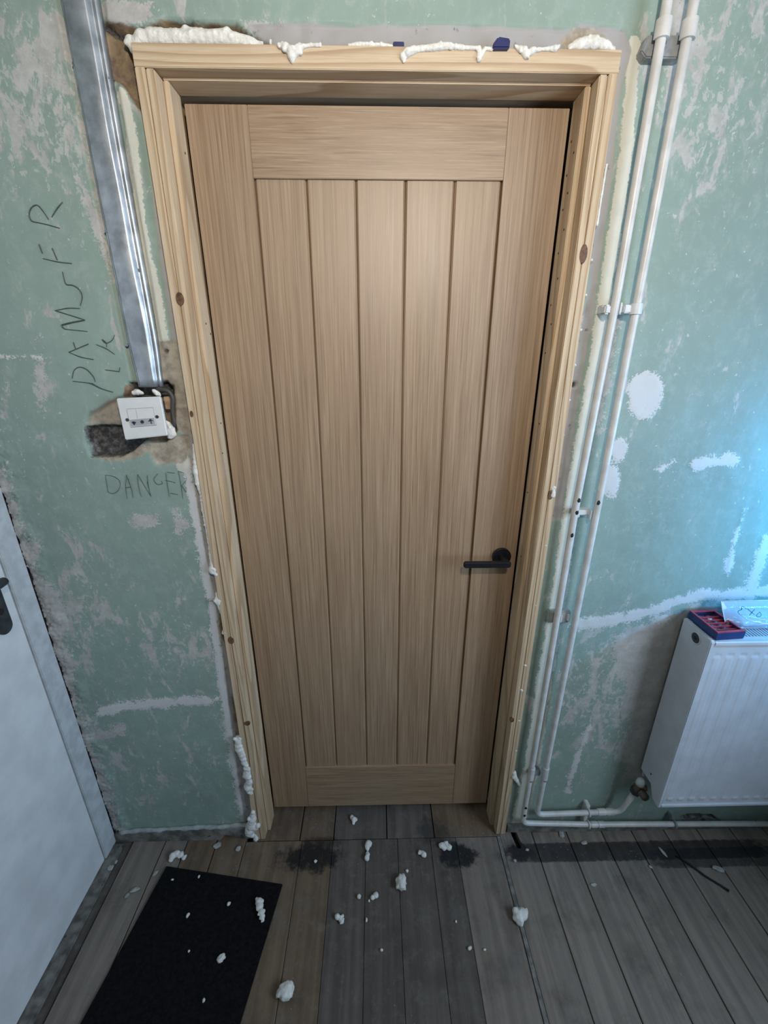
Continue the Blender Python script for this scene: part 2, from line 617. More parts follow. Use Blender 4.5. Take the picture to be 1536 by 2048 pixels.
def lump(name, c, rx, ry, rz, mat, parent=None, rot=0.0, seed=0, amp=0.35, sub=3, freq=1.6):
    """irregular crumb: icosphere pushed about by noise, resting on its base"""
    bm = bmesh.new()
    bmesh.ops.create_icosphere(bm, subdivisions=sub, radius=1)
    off = Vector((seed * 3.1, seed * 1.7, seed * 0.9))
    for v in bm.verts:
        k = 1 + amp * noise.fractal(v.co * freq + off, 1.0, 2.0, 3)
        co = v.co * k
        v.co = Vector((co.x * rx, co.y * ry, co.z * rz))
    zmin = min(v.co.z for v in bm.verts)
    cr, sr = math.cos(rot), math.sin(rot)
    for v in bm.verts:
        x, y = v.co.x, v.co.y
        v.co = Vector((x * cr - y * sr, x * sr + y * cr, v.co.z - zmin))
    c = Vector(c)
    bmesh.ops.translate(bm, verts=bm.verts, vec=c)
    return from_bm(name, bm, mat, parent, smooth=True, origin=c)


def foam(chain, label, y=-0.008, name='expanding_foam', group=None, jitter=0.35, squash=1.0):
    """squeezed-out foam: overlapping balls welded into one lumpy skin"""
    bm = bmesh.new()
    rng = random.Random(int(chain[0][0] * 7 + chain[0][1]))
    minr = 1
    for i, (px, py, r) in enumerate(chain):
        p = W(px, py, y)
        rr = r * mpp(px, py, y) * (1.22 if r < 9 else 1.05)
        minr = min(minr, rr)
        bmesh.ops.create_icosphere(bm, subdivisions=2, radius=rr, matrix=Matrix.Translation(p))
        if i:
            q = W(chain[i - 1][0], chain[i - 1][1], y)
            r0 = chain[i - 1][2] * mpp(px, py, y)
            gap = (p - q).length
            steps = int(gap / (0.55 * min(rr, r0)))
            if gap < 0.05:
                for s in range(1, steps):
                    f = s / steps
                    bmesh.ops.create_icosphere(bm, subdivisions=2, radius=(r0 * (1 - f) + rr * f) * rng.uniform(0.85, 1.1), matrix=Matrix.Translation(q.lerp(p, f)))
        for k in range(3):
            j = Vector((rng.uniform(-1, 1), rng.uniform(-0.9, 0.5), rng.uniform(-1, 1))) * rr * 0.75
            bmesh.ops.create_icosphere(bm, subdivisions=2, radius=rr * rng.uniform(0.35, 0.6) * (1 + jitter * 0.2), matrix=Matrix.Translation(p + j))
    o = from_bm(name, bm, M['foam'], None, origin=W(chain[0][0], chain[0][1], y))
    md = o.modifiers.new('weld', 'REMESH')
    md.mode = 'VOXEL'
    md.voxel_size = max(0.0009, min(0.0022, minr * 0.35))
    md.use_smooth_shade = True
    sm = o.modifiers.new('soften', 'SMOOTH')
    sm.iterations = 5
    return tag(o, label, 'foam', group)


def strokes(name, lines, conv, r, mat, parent):
    bm = bmesh.new()
    for ln in lines:
        pts = [conv(*p) for p in ln]
        if len(pts) > 2:
            pts = rounded(pts, 0.01, 4)
        n = len(pts)
        rad = [r * (0.65 + 0.35 * math.sin(math.pi * min(1, (i + 0.6) / n))) for i in range(n)]
        tube_bm(bm, pts, rad, 6)
    return from_bm(name, bm, mat, parent, origin=conv(*lines[0][0]))


# ================================================================== STRUCTURE
XL, XR, YB, ZC = -0.905, 1.47, -3.4, 2.5
LIN = 0.43           # outer half width of the door lining

# ---- the wall with the door: a carved relief, 4 mm cells where it shows
xs = np.concatenate([np.arange(XL, 1.40, 0.004), np.arange(1.40, XR + 0.02, 0.02)])
zs = np.concatenate([np.arange(0.0, 2.20, 0.004), np.arange(2.20, ZC + 0.03, 0.03)])
XX, ZZ = np.meshgrid(xs, zs)
U, V = to_px(XX, np.zeros_like(XX), ZZ)


def poly_sd(pts):
    """signed distance in photo pixels measured on the wall face, + inside"""
    d = np.full(U.shape, 1e9)
    ins = np.zeros(U.shape, bool)
    n = len(pts)
    for i in range(n):
        x0, y0 = pts[i]
        x1, y1 = pts[(i + 1) % n]
        ex, ey = x1 - x0, y1 - y0
        t = np.clip(((U - x0) * ex + (V - y0) * ey) / (ex * ex + ey * ey + 1e-9), 0, 1)
        d = np.minimum(d, np.hypot(U - x0 - t * ex, V - y0 - t * ey))
        if y0 != y1:
            c = ((y0 > V) != (y1 > V)) & (U < ex * (V - y0) / (y1 - y0) + x0)
            ins ^= c
    return np.where(ins, d, -d)


def line_sd(pts, w):
    d = np.full(U.shape, 1e9)
    for (x0, y0), (x1, y1) in zip(pts, pts[1:]):
        ex, ey = x1 - x0, y1 - y0
        t = np.clip(((U - x0) * ex + (V - y0) * ey) / (ex * ex + ey * ey + 1e-9), 0, 1)
        d = np.minimum(d, np.hypot(U - x0 - t * ex, V - y0 - t * ey))
    return w - d


def ell(cx, cy, rx, ry):
    return (1 - np.hypot((U - cx) / rx, (V - cy) / ry)) * min(rx, ry)


def union(*a):
    r = a[0]
    for b in a[1:]:
        r = np.maximum(r, b)
    return r


def enc(sd):
    return np.clip(0.5 + sd / 70.0, 0, 1)


# grey plaster strips beside the lining and over its head
grey = union(
    poly_sd([(270, 190), (286, 215), (300, 330), (318, 500), (335, 610), (345, 690), (370, 690), (352, 560), (330, 420), (305, 240), (280, 120)]),
    poly_sd([(372, 870), (392, 990), (408, 1090), (428, 1190), (444, 1290), (456, 1400), (476, 1560), (490, 1650), (520, 1680), (540, 1680), (480, 1300), (420, 1000), (392, 860)]),
    poly_sd([(1215, 180), (1256, 100), (1240, 190), (1228, 320), (1212, 440), (1188, 620), (1160, 780), (1136, 950), (1122, 1040), (1085, 1040), (1120, 900), (1180, 560)]),
    poly_sd([(490, 48), (620, 46), (720, 52), (860, 50), (1000, 52), (1140, 60), (1160, 80), (1130, 120), (560, 120), (520, 82)]),
    poly_sd([(1150, 45), (1250, 60), (1262, 100), (1240, 200), (1220, 220), (1215, 110)]),
)
cream = union(
    line_sd([(242, 185), (258, 240), (270, 330), (278, 420), (292, 510), (312, 590), (326, 680)], 12),
    line_sd([(356, 880), (362, 915), (366, 932)], 11),
    line_sd([(1268, 85), (1262, 180), (1252, 300), (1236, 420), (1214, 560), (1196, 680), (1176, 800), (1156, 930)], 13),
    line_sd([(1156, 930), (1140, 1030), (1122, 1160), (1100, 1290), (1082, 1400), (1062, 1540), (1035, 1650)], 15),
)
white = union(
    ell(1290, 790, 36, 50), line_sd([(1390, 928), (1420, 922), (1470, 918)], 11), line_sd([(1320, 940), (1345, 925)], 4),
    ell(1238, 900, 18, 25), ell(1222, 960, 16, 34),
    line_sd([(372, 930), (388, 1010), (402, 1090), (418, 1180), (432, 1260), (446, 1370), (462, 1480), (480, 1590), (490, 1640)], 9),
    line_sd([(200, 1425), (260, 1412), (340, 1405), (430, 1400)], 9), ell(520, 1580, 10, 40),
    line_sd([(0, 715), (50, 712), (85, 716)], 4),
    line_sd([(1150, 1250), (1230, 1240), (1300, 1225), (1345, 1205), (1400, 1190), (1470, 1190), (1536, 1180)], 10),
    line_sd([(1178, 1450), (1150, 1530), (1135, 1580)], 5), ell(1325, 1238, 14, 8),
    line_sd([(1500, 1190), (1520, 1120), (1536, 1080)], 12),
    line_sd([(1455, 1150), (1470, 1080), (1490, 1020)], 4),
)
bare = union(
    poly_sd([(0, 930), (20, 960), (50, 1060), (84, 1095), (66, 1125), (100, 1160), (140, 1215), (132, 1270), (150, 1330), (160, 1420), (200, 1520), (225, 1600), (250, 1680), (180, 1680), (0, 1050)]),
    poly_sd([(200, 0), (300, 0), (310, 30), (280, 50), (240, 48), (200, 40)]),
    poly_sd([(480, 40), (560, 48), (560, 92), (520, 80), (500, 60)]),
    poly_sd([(1230, 1270), (1330, 1225), (1440, 1200), (1440, 1240), (1340, 1500), (1290, 1560), (1250, 1560), (1270, 1420), (1225, 1330)]),
    poly_sd([(150, 330), (200, 440), (240, 560), (225, 560), (190, 470)]),
    ell(290, 1040, 22, 14), ell(360, 1045, 12, 20), ell(80, 760, 8, 40),
    line_sd([(190, 1470), (240, 1460)], 8),
    line_sd([(1170, 640), (1140, 820), (1120, 980)], 6), line_sd([(1230, 640), (1210, 760), (1195, 860)], 8),
    poly_sd([(1340, 0), (1400, 0), (1360, 160), (1330, 160)]),
)
sand = union(
    poly_sd([(312, 682), (352, 682), (372, 780), (382, 815), (345, 815), (320, 770)]),
    poly_sd([(268, 895), (300, 884), (350, 868), (378, 868), (384, 890), (366, 925), (310, 930), (300, 905)]),
    poly_sd([(345, 815), (382, 815), (385, 870), (352, 862)]),
    poly_sd([(1130, 95), (1120, 80), (1150, 58), (1190, 52), (1215, 70), (1232, 100)]),
    poly_sd([(168, 850), (180, 825), (235, 795), (250, 850)]), ell(235, 905, 50, 18),
)
brown = union(
    poly_sd([(196, 30), (215, 40), (245, 45), (300, 60), (320, 50), (300, 130), (292, 240), (268, 205), (240, 165), (222, 155), (205, 90)]),
    poly_sd([(250, 60), (330, 36), (400, 42), (470, 46), (520, 78), (545, 92), (545, 110), (250, 110)]),
    poly_sd([(440, 1225), (452, 1250), (458, 1290), (446, 1290), (436, 1255)]), poly_sd([(462, 1390), (478, 1440), (486, 1480), (470, 1470)]),
    poly_sd([(250, 770), (345, 770), (352, 865), (330, 885), (255, 880), (240, 810)]),
)
dark = union(
    poly_sd([(168, 852), (205, 850), (262, 855), (290, 880), (262, 905), (240, 915), (182, 915), (170, 880)]),
    poly_sd([(256, 766), (330, 764), (345, 790), (300, 800), (262, 800)]),
    line_sd([(202, 42), (225, 60), (258, 66)], 6), poly_sd([(1360, 1632), (1425, 1630), (1440, 1642), (1365, 1642)]),
    ell(217, 160, 6, 14), ell(1150, 770, 5, 5), ell(330, 702, 5, 4),
)
dens = np.full(U.shape, 0.36)


def bias(cx, cy, rx, ry, k):
    global dens
    dens = dens + k * np.exp(-(((U - cx) / rx) ** 2 + ((V - cy) / ry) ** 2))


bias(60, 180, 200, 200, 0.36)
bias(190, 330, 60, 160, 0.22)
bias(1420, 230, 150, 180, 0.30)
bias(1500, 40, 160, 110, 0.15)
bias(165, 1200, 60, 130, 0.32)
bias(350, 1290, 80, 60, 0.36)
bias(150, 1540, 100, 160, 0.22)
bias(300, 1560, 90, 60, 0.12)
bias(1250, 1420, 130, 130, 0.30)
bias(1180, 1330, 60, 120, 0.15)
bias(30, 850, 60, 100, 0.15)
bias(900, 15, 500, 22, -0.02)
bias(1440, 900, 130, 320, -0.13)
bias(320, 1100, 90, 90, -0.08)
bias(120, 620, 120, 150, -0.04)

# relief
H = np.zeros(U.shape)
nx = np.vectorize(lambda a, b: noise.fractal(Vector((a, b, 0.3)), 1.0, 2.0, 3))
cx_ = np.arange(XL, XR + 0.02, 0.016)
cz_ = np.arange(0, ZC + 0.02, 0.016)


def grid_noise(f, seed):
    g = np.array([[noise.fractal(Vector((a * f, b * f, seed)), 1.0, 2.0, 3) for a in cx_] for b in cz_])
    fx = np.clip((XX - cx_[0]) / 0.016, 0, len(cx_) - 1.001)
    fz = np.clip((ZZ - cz_[0]) / 0.016, 0, len(cz_) - 1.001)
    i, j = fx.astype(int), fz.astype(int)
    a, b = fx - i, fz - j
    return (g[j, i] * (1 - a) + g[j, i + 1] * a) * (1 - b) + (g[j + 1, i] * (1 - a) + g[j + 1, i + 1] * a) * b


n_lo, n_hi = grid_noise(5, 1.3), grid_noise(26, 4.1)
rng = np.random.default_rng(3)
H += 0.0022 * n_lo + 0.0008 * n_hi + rng.normal(0, 0.00012, U.shape)


def carve(sd, depth, w=5.0):
    global H
    k = np.clip((sd + 1.5 + n_hi * 4) / w, 0, 1)
    H = np.maximum(H, H * (1 - k) + k * (depth + 0.004 * n_hi))


carve(grey, 0.0035, 4)
carve(sand, 0.005, 6)
carve(poly_sd([(196, 30), (215, 40), (245, 45), (300, 60), (320, 50), (300, 130), (292, 240), (268, 205), (240, 165), (222, 155), (205, 90)]), 0.013)
carve(poly_sd([(250, 62), (330, 38), (400, 44), (470, 48), (520, 80), (545, 94), (545, 110), (250, 110)]), 0.028)
carve(poly_sd([(168, 850), (180, 825), (235, 795), (345, 770), (352, 865), (330, 885), (255, 880)]), 0.014)
carve(dark, 0.030, 7)
carve(poly_sd([(440, 1225), (452, 1250), (458, 1290), (446, 1290), (436, 1255)]), 0.02)
# chase cut for the metal capping
chase = (XX > -0.549) & (XX < -0.470) & (ZZ > 1.47)
H = np.where(chase, np.maximum(H, 0.007), H)
# torn plaster lip where the old architrave met the corner
cl = np.clip((XL + 0.055 + 0.012 * n_hi - XX) / 0.03, 0, 1)
H = H - cl * (0.004 + 0.007 * n_hi + rng.normal(0, 0.0012, U.shape))
# raised edge of the old paint lines
H = H - 0.0015 * np.clip(cream / 6 + 0.5, 0, 1) - 0.0012 * np.clip(white / 5 + 0.3, 0, 1)
H = np.clip(H, -0.03, 0.042)

nz_, nx_ = U.shape
verts = np.stack([XX, H, ZZ], -1).reshape(-1, 3)
idx = np.arange(nz_ * nx_).reshape(nz_, nx_)
cx = (XX[:-1, :-1] + XX[1:, 1:]) / 2
cz = (ZZ[:-1, :-1] + ZZ[1:, 1:]) / 2
keep = ~((np.abs(cx) < LIN - 0.004) & (cz < 2.054))
q = np.stack([idx[:-1, :-1], idx[:-1, 1:], idx[1:, 1:], idx[1:, :-1]], -1)[keep]
me = bpy.data.meshes.new('wall_front')
me.vertices.add(len(verts))
me.vertices.foreach_set('co', verts.astype(np.float32).ravel())
me.loops.add(q.size)
me.loops.foreach_set('vertex_index', q.astype(np.int32).ravel())
me.polygons.add(len(q))
me.polygons.foreach_set('loop_start', np.arange(0, q.size, 4, dtype=np.int32))
me.polygons.foreach_set('loop_total', np.full(len(q), 4, dtype=np.int32))
me.update(calc_edges=True)
for nm, chans in (('m1', (enc(grey), enc(cream), enc(bare), enc(sand))), ('m2', (enc(brown), enc(dark), np.clip(dens, 0, 1), enc(white)))):
    at = me.attributes.new(nm, 'FLOAT_COLOR', 'POINT')
    at.data.foreach_set('color', np.stack(chans, -1).astype(np.float32).ravel())
me.polygons.foreach_set('use_smooth', np.ones(len(q), bool))
me.validate()
wall = link('wall_front', me, M['plaster'])
tag(wall, 'mint green wall with flaking paint and bare plaster around the oak door', 'wall', kind='structure')

core_and_blocker = bmesh.new()
for lo, hi in (((XL - 0.1, 0.046, -0.05), (-LIN - 0.012, 0.20, ZC)), ((LIN + 0.012, 0.046, -0.05), (XR + 0.1, 0.20, ZC)), ((-LIN - 0.012, 0.046, 2.085), (LIN + 0.012, 0.20, ZC))):
    r = bmesh.ops.create_cube(core_and_blocker, size=1)
    for v in r['verts']:
        v.co = Vector(((lo[i] + hi[i]) / 2 + v.co[i] * (hi[i] - lo[i]) for i in range(3)))
r = bmesh.ops.create_cube(core_and_blocker, size=1)  # closed box behind the door, added to stop light leaking through its gaps
for v in r['verts']:
    v.co = Vector((v.co.x * 1.3, 0.62 + v.co.y * 0.1, 1.2 + v.co.z * 2.6))
for lo, hi in (((-0.6, 0.2, -0.05), (-0.5, 0.6, ZC)), ((0.5, 0.2, -0.05), (0.6, 0.6, ZC)), ((-0.6, 0.2, 2.2), (0.6, 0.6, 2.3))):
    r = bmesh.ops.create_cube(core_and_blocker, size=1)
    for v in r['verts']:
        v.co = Vector(((lo[i] + hi[i]) / 2 + v.co[i] * (hi[i] - lo[i]) for i in range(3)))
from_bm('masonry', core_and_blocker, M['brick_and_blocker'], wall, origin=(0, 0.12, 1.2))  # wall core joined with the added light-blocking box

# pencilled warnings on the plaster
k1 = 260 / 1133


def pen(x, y):
    return W(x * k1, 330 + y * k1, -0.0012)


danger = [[(545, 325), (500, 375), (450, 455)], [(425, 475), (375, 400), (325, 340), (270, 370), (250, 430), (270, 490), (400, 515), (520, 550)],
          [(375, 815), (500, 845), (625, 858)], [(455, 725), (500, 830)], [(340, 690), (370, 770)],
          [(545, 930), (560, 1000), (575, 1045), (640, 1045), (700, 1090), (720, 1150), (700, 1225)],
          [(695, 1250), (600, 1245), (480, 1268)], [(480, 1268), (740, 1350)], [(740, 1350), (620, 1370), (530, 1395), (560, 1430), (760, 1450)], [(740, 1354), (600, 1382), (535, 1400)],
          [(815, 1695), (700, 1675), (600, 1632)], [(600, 1632), (770, 1560)], [(640, 1545), (660, 1610)],
          [(635, 1885), (790, 1900), (870, 1945), (980, 1978)], [(630, 1860), (640, 1790), (690, 1755), (760, 1780), (820, 1850), (830, 1890)],
          [(800, 1900), (870, 1945), (985, 1980)]]
live = [[(920, 1785), (1040, 1800)], [(1040, 1800), (1045, 1765)], [(840, 1565), (930, 1600), (1000, 1650)],
        [(930, 1590), (930, 1550), (880, 1510), (920, 1560), (980, 1530), (1000, 1480)]]
strokes('pencil_writing', danger, pen, 0.0010, M['pencil'], wall)['label'] = 'large pencilled DANGER running up the wall'
strokes('pencil_writing', live, pen, 0.0008, M['pencil'], wall)['label'] = 'small pencilled LIVE running up the wall'
k2 = 250 / 1506


def pen2(x, y):
    return W(150 + x * k2, 660 + y * k2, -0.0012)


danger2 = [[(365, 1750), (385, 1860), (400, 1960), (470, 1975), (530, 1930), (550, 1860)],
           [(620, 1745), (610, 1900), (630, 2030)], [(640, 1790), (690, 1940)], [(755, 1740), (760, 1860), (800, 2010)], [(870, 1830), (915, 2005)],
           [(1000, 1730), (940, 1800), (990, 1870), (1060, 1850), (1040, 1820)], [(1095, 1720), (1115, 1880), (1140, 2010)],
           [(1090, 1810), (1210, 1840)], [(1150, 1965), (1240, 1985)], [(1110, 1715), (1200, 1725)], [(1245, 1700), (1280, 1880), (1300, 2030)], [(1290, 1880), (1340, 1960)], [(1245, 1700), (1330, 1730), (1350, 1800), (1285, 1880)],
           [(365, 1750), (450, 1755), (530, 1800), (550, 1860)], [(615, 1900), (675, 1890)], [(755, 1740), (840, 1880), (915, 2005)], [(870, 1750), (880, 1860), (915, 2005)], [(620, 1745), (690, 1940), (700, 2020)]]
strokes('pencil_writing', danger2, pen2, 0.0006, M['pencil'], wall)['label'] = 'faint pencilled DANGER under the switch'

# ---- other walls, ceiling
tag(box('wall_back', (XL - 0.1, YB - 0.1, 0), (XR + 0.1, YB, ZC), M['wall_plain']), 'plain green wall opposite the oak door', 'wall', kind='structure')
wl_ = thing('wall_left', (XL, -1.5, 0), 'side wall that holds the white panel door', 'wall', kind='structure')
box('masonry', (XL - 0.1, YB, 0), (XL, -0.90, ZC), M['wall_plain'], wl_)
box('masonry', (XL - 0.1, -0.90, 2.05), (XL, 0.0, ZC), M['wall_plain'], wl_)
wr_ = thing('wall_right', (XR, -1.5, 0), 'side wall with the window beside the radiator', 'wall', kind='structure')
wd = WINDOW
for lo, hi in (((XR, YB, 0), (XR + 0.12, wd['y0'], ZC)), ((XR, wd['y1'], 0), (XR + 0.12, 0.046, ZC)), ((XR, wd['y0'], 0), (XR + 0.12, wd['y1'], wd['z0'])), ((XR, wd['y0'], wd['z1']), (XR + 0.12, wd['y1'], ZC))):
    box('masonry', lo, hi, M['wall_plain'], wr_)
tag(box('ceiling', (XL - 0.1, YB - 0.1, ZC), (XR + 0.12, 0.2, ZC + 0.1), M['ceiling']), 'plain white ceiling over the room', 'ceiling', kind='structure')
wn = thing('window_1', (XR + 0.05, (wd['y0'] + wd['y1']) / 2, wd['z0']), 'white framed window in the side wall', 'window', kind='structure')
fw = 0.04
for lo, hi in (((XR + 0.03, wd['y0'], wd['z0']), (XR + 0.08, wd['y1'], wd['z0'] + fw)), ((XR + 0.03, wd['y0'], wd['z1'] - fw), (XR + 0.08, wd['y1'], wd['z1'])),
               ((XR + 0.03, wd['y0'], wd['z0'] + fw), (XR + 0.08, wd['y0'] + fw, wd['z1'] - fw)), ((XR + 0.03, wd['y1'] - fw, wd['z0'] + fw), (XR + 0.08, wd['y1'], wd['z1'] - fw))):
    box('window_frame', lo, hi, M['white_paint'], wn, 0.004)
box('pane', (XR + 0.052, wd['y0'] + fw, wd['z0'] + fw), (XR + 0.056, wd['y1'] - fw, wd['z1'] - fw), M['glass'], wn)

# ---- floor: every board its own piece
floor = thing('floor', (0, -0.5, 0), 'worn dusty floorboards running towards the oak door', 'floor', kind='structure')
box('subfloor', (XL - 0.1, YB, -0.10), (XR + 0.1, 0.9, -0.030), M['subfloor'], floor)


def plank(x0, x1, y0, y1, mat, g=0.0016, dz=None):
    if dz is None:
        dz = random.uniform(-0.0018, 0.0)
    return box('plank', (x0 + g, y0, -0.022 + dz), (x1 - g, y1, dz), M[mat], floor, 0.0012, 1)


for x0, x1, m in ((-1.0, -0.845, 'floor_dark'), (-0.845, -0.735, 'floor'), (-0.735, -0.66, 'floor'), (-0.66, -0.56, 'floor_brown'), (-0.56, -0.46, 'floor_brown'),
                  (0.523, 0.644, 'floor'), (0.644, 0.768, 'floor'), (0.768, 0.873, 'floor'), (0.873, 0.988, 'floor'), (0.988, 1.105, 'floor'), (1.105, 1.222, 'floor'), (1.222, 1.34, 'floor'), (1.34, 1.46, 'floor'), (1.46, 1.66, 'floor')):
    plank(x0, x1, -1.75 if x0 > 0.5 else -1.9, 0.04, m, dz=(-0.006 if x0 < -0.9 else None))
for x0, x1, m in ((-0.46, -0.27, 'floor_brown'), (-0.27, -0.165, 'floor_brown'), (-0.165, -0.052, 'floor_dark'), (-0.052, 0.055, 'floor_dark'), (0.055, 0.168, 'floor_dark'), (0.168, 0.255, 'floor_dark'), (0.255, 0.398, 'floor')):
    plank(x0, x1, -1.9, -0.022, m, 0.0005)
for x0, x1, m in ((-0.44, -0.279, 'floor_brown'), (-0.279, -0.163, 'floor_brown'), (-0.163, 0.02, 'floor_dark'), (0.02, 0.184, 'floor_dark'), (0.184, 0.44, 'floor_brown')):
    plank(x0, x1, -0.0195, 0.45, m)
for x0 in np.arange(-1.0, 1.6, 0.13):
    plank(x0, x0 + 0.13, YB, -1.903, 'floor')
# board with a gap broken out of it by the lining
prism('plank', [(0.412, -1.75), (0.5215, -1.75), (0.5215, 0.04), (0.474, 0.04), (0.470, -0.004), (0.477, -0.048), (0.469, -0.062), (0.458, -0.060), (0.451, -0.02), (0.449, 0.04), (0.412, 0.04)], 2, -0.022, -0.0005, M['floor'], floor)
box('filler_strip', (0.399, -1.75, -0.022), (0.4105, -0.022, 0.0012), M['skirt'], floor, 0.001, 1)

# low render strip at the foot of the wall where the skirting came off
t1 = thing('baseboard_left', (-0.66, -0.012, 0), 'bare render strip low on the wall left of the oak door', 'baseboard', kind='structure')
prism('render', [(XL + 0.005, 0.0), (-0.80, 0.0), (-0.62, -0.001), (-0.548, 0.0), (-0.53, 0.026), (-0.505, 0.016), (-0.46, 0.004), (-0.437, 0.004), (-0.437, 0.056), (-0.55, 0.054), (-0.70, 0.050), (XL + 0.005, 0.036)], 1, -0.014, 0.02, M['skirt'], t1)
bm = bmesh.new()
tube_bm(bm, [Vector((x, -0.006 + 0.001 * math.sin(x * 60), 0.038 + 0.022 * (x - XL) / 0.47 + 0.0015 * math.sin(x * 37))) for x in np.linspace(XL + 0.02, -0.437, 40)], [0.0075 + 0.0015 * math.sin(i * 1.7) for i in range(40)], 8)
from_bm('plaster_lip', bm, M['skirt_edge'], t1, True, origin=(-0.6, 0, 0.05))
t2 = thing('baseboard_right', (1.0, -0.012, 0), 'thin render strip low on the wall under the pipes', 'baseboard', kind='structure')
prism('render', [(0.437, 0.004), (0.50, 0.0), (XR, 0.0), (XR, 0.016), (1.2, 0.02), (0.9, 0.026), (0.6, 0.034), (0.437, 0.036)], 1, -0.012, 0.02, M['skirt'], t2)

# ---- door lining
lin = thing('trim_1', (0, 0.0, 0), 'new knotty pine door lining framing the oak door', 'door frame', kind='structure')
FY = -0.015
ZL = 2.029
for s in (-1, 1):
    a, b = sorted((s * LIN, s * 0.4125))
    box('jamb', (a, FY, 0), (b, 0.12, ZL), M['pine'], lin, 0.0012)
    a, b = sorted((s * 0.4115, s * 0.396))
    box('jamb_strip', (a, FY - 0.0008, 0), (b, 0.12, ZL - 0.001), M['pine'], lin, 0.0022)
    a, b = sorted((s * 0.3955, s * 0.3845))
    box('door_stop', (a, 0.014, 0), (b, 0.0665, ZL - 0.004), M['pine'], lin, 0.0016)
box('head', (-LIN, FY, ZL), (LIN, 0.12, 2.062), M['pine_h'], lin, 0.0012)
box('door_stop', (-0.3955, 0.014, 2.0255), (0.3955, 0.0665, ZL), M['pine_h'], lin, 0.0016)
for px, py, r, sy in ((360, 598, 9.5, 1.3), (462, 1281, 7, 1.2), (494, 1447, 7, 0.8), (1167, 508, 9, 1.9), (1101, 990, 6, 1.6), (1024, 1440, 5, 1.2), (383, 828, 4, 1.6)):
    p = W(px, py, FY - 0.001)
    rr = r * mpp(px, py, FY)
    bm = bmesh.new()
    tube_bm(bm, [p + Vector((0, 0.004, 0)), p + Vector((0, -0.0002, 0)), p + Vector((0, -0.0004, 0))], [rr, rr, rr * 0.75], 20)
    for v in bm.verts:
        v.co.z = p.z + (v.co.z - p.z) * sy
        v.co.x = p.x + (v.co.x - p.x) * 0.85
    from_bm('knot', bm, M['knot'], lin, origin=p)
# small fixing holes down the stop faces
for s, rows in ((1, [(1.955, .05), (1.93, .03), (1.90, .052), (1.865, .035), (1.84, .05), (1.80, .03), (1.76, .045), (1.71, .03), (1.66, .05), (1.62, .035), (1.56, .048), (1.40, .03), (1.22, .05), (1.04, .04)]),
                (-1, [(1.93, .05), (1.62, .04), (1.60, .06), (1.40, .05), (1.33, .035)])):
    for z, y in rows:
        p = Vector((s * 0.3845, y, z))
        cyl('fixing_hole', p, p - Vector((s * 0.0004, 0, 0)), 0.0022, M['dark_void'], lin, 10)

# ---- oak door
DY, DZ0, DZ1, DW = 0.07, 0.035, 2.016, 0.381
door = thing('door_1', (0, DY, DZ0), 'pale oak veneer cottage door with five vertical boards', 'door', kind='structure')
SI = 0.259
for s in (-1, 1):
    a, b = sorted((s * DW, s * SI))
    box('stile', (a, DY, DZ0), (b, DY + 0.035, DZ1), M['oak'], door, 0.0008)
box('rail', (-SI + 0.0003, DY + 0.0002, 1.897), (SI - 0.0003, DY + 0.035, DZ1), M['oak_h'], door, 0.0008)
box('rail', (-SI + 0.0003, DY + 0.0002, DZ0), (SI - 0.0003, DY + 0.035, 0.224), M['oak_h'], door, 0.0008)
edges = [-0.2588, -0.152, -0.0485, 0.0555, 0.159, 0.2588]
for a, b in zip(edges, edges[1:]):
    bm = bmesh.new()
    pr = [(a + 0.0004, DY + 0.0115), (a + 0.0045, DY + 0.0065), (b - 0.0045, DY + 0.0065), (b - 0.0004, DY + 0.0115), (b - 0.0004, DY + 0.028), (a + 0.0004, DY + 0.028)]
    prism('panel_board', pr, 2, 0.2235, 1.8975, M['oak'], door)
hp = W(1002, 1112, DY)
rose = cyl('handle', (hp.x, DY, hp.z), (hp.x, DY - 0.009, hp.z), 0.0262, M['black'], door, 40, 0.0012)
rose['label'] = 'matt black lever handle on a round rose'
lz = W(975, 1130, 0.02).z
cyl('neck', (hp.x, DY - 0.008, hp.z), (hp.x, DY - 0.050, hp.z), 0.0095, M['black'], rose, 24)
lv = box('lever', (0.224, DY - 0.057, hp.z - 0.0085), (hp.x + 0.012, DY - 0.043, hp.z + 0.0085), M['black'], rose, 0.003, 3)
lv['label'] = 'matt black lever handle'

# ---- white door on the side wall
d2 = thing('door_2', (XL, -0.45, 0), 'white flush door with dark lever plate on the side wall', 'door', kind='structure')
box('leaf', (XL - 0.04, -0.83, 0.006), (XL, -0.0705, 2.0), M['white_paint'], d2, 0.002)
tf = thing('trim_2', (XL, -0.45, 0), 'white painted frame around the side door', 'door frame', kind='structure')
box('jamb', (XL - 0.06, -0.067, 0), (XL + 0.002, -0.0085, 2.05), M['frame_paint'], tf, 0.002)
box('jamb', (XL - 0.06, -0.885, 0), (XL + 0.002, -0.834, 2.05), M['frame_paint'], tf, 0.002)
box('head', (XL - 0.06, -0.834, 2.003), (XL + 0.002, -0.067, 2.05), M['frame_paint'], tf, 0.002)
box('threshold', (XL - 0.06, -0.834, -0.02), (XL + 0.034, -0.02, 0.004), M['skirt'], tf, 0.003)
pl = prism('handle_plate', [(-0.118 + 0.02 * math.cos(t), 0.945 + 0.02 * math.sin(t)) for t in np.linspace(math.pi, 2 * math.pi, 12)] + [(-0.118 + 0.02 * math.cos(t), 1.13 + 0.02 * math.sin(t)) for t in np.linspace(0, math.pi, 12)], 0, XL, XL + 0.006, M['pewter'], d2, 0.001)
pl['label'] = 'dark pewter handle backplate'
cyl('handle_boss', (XL + 0.005, -0.118, 1.062), (XL + 0.03, -0.118, 1.062), 0.0115, M['pewter'], d2, 20, 0.001)
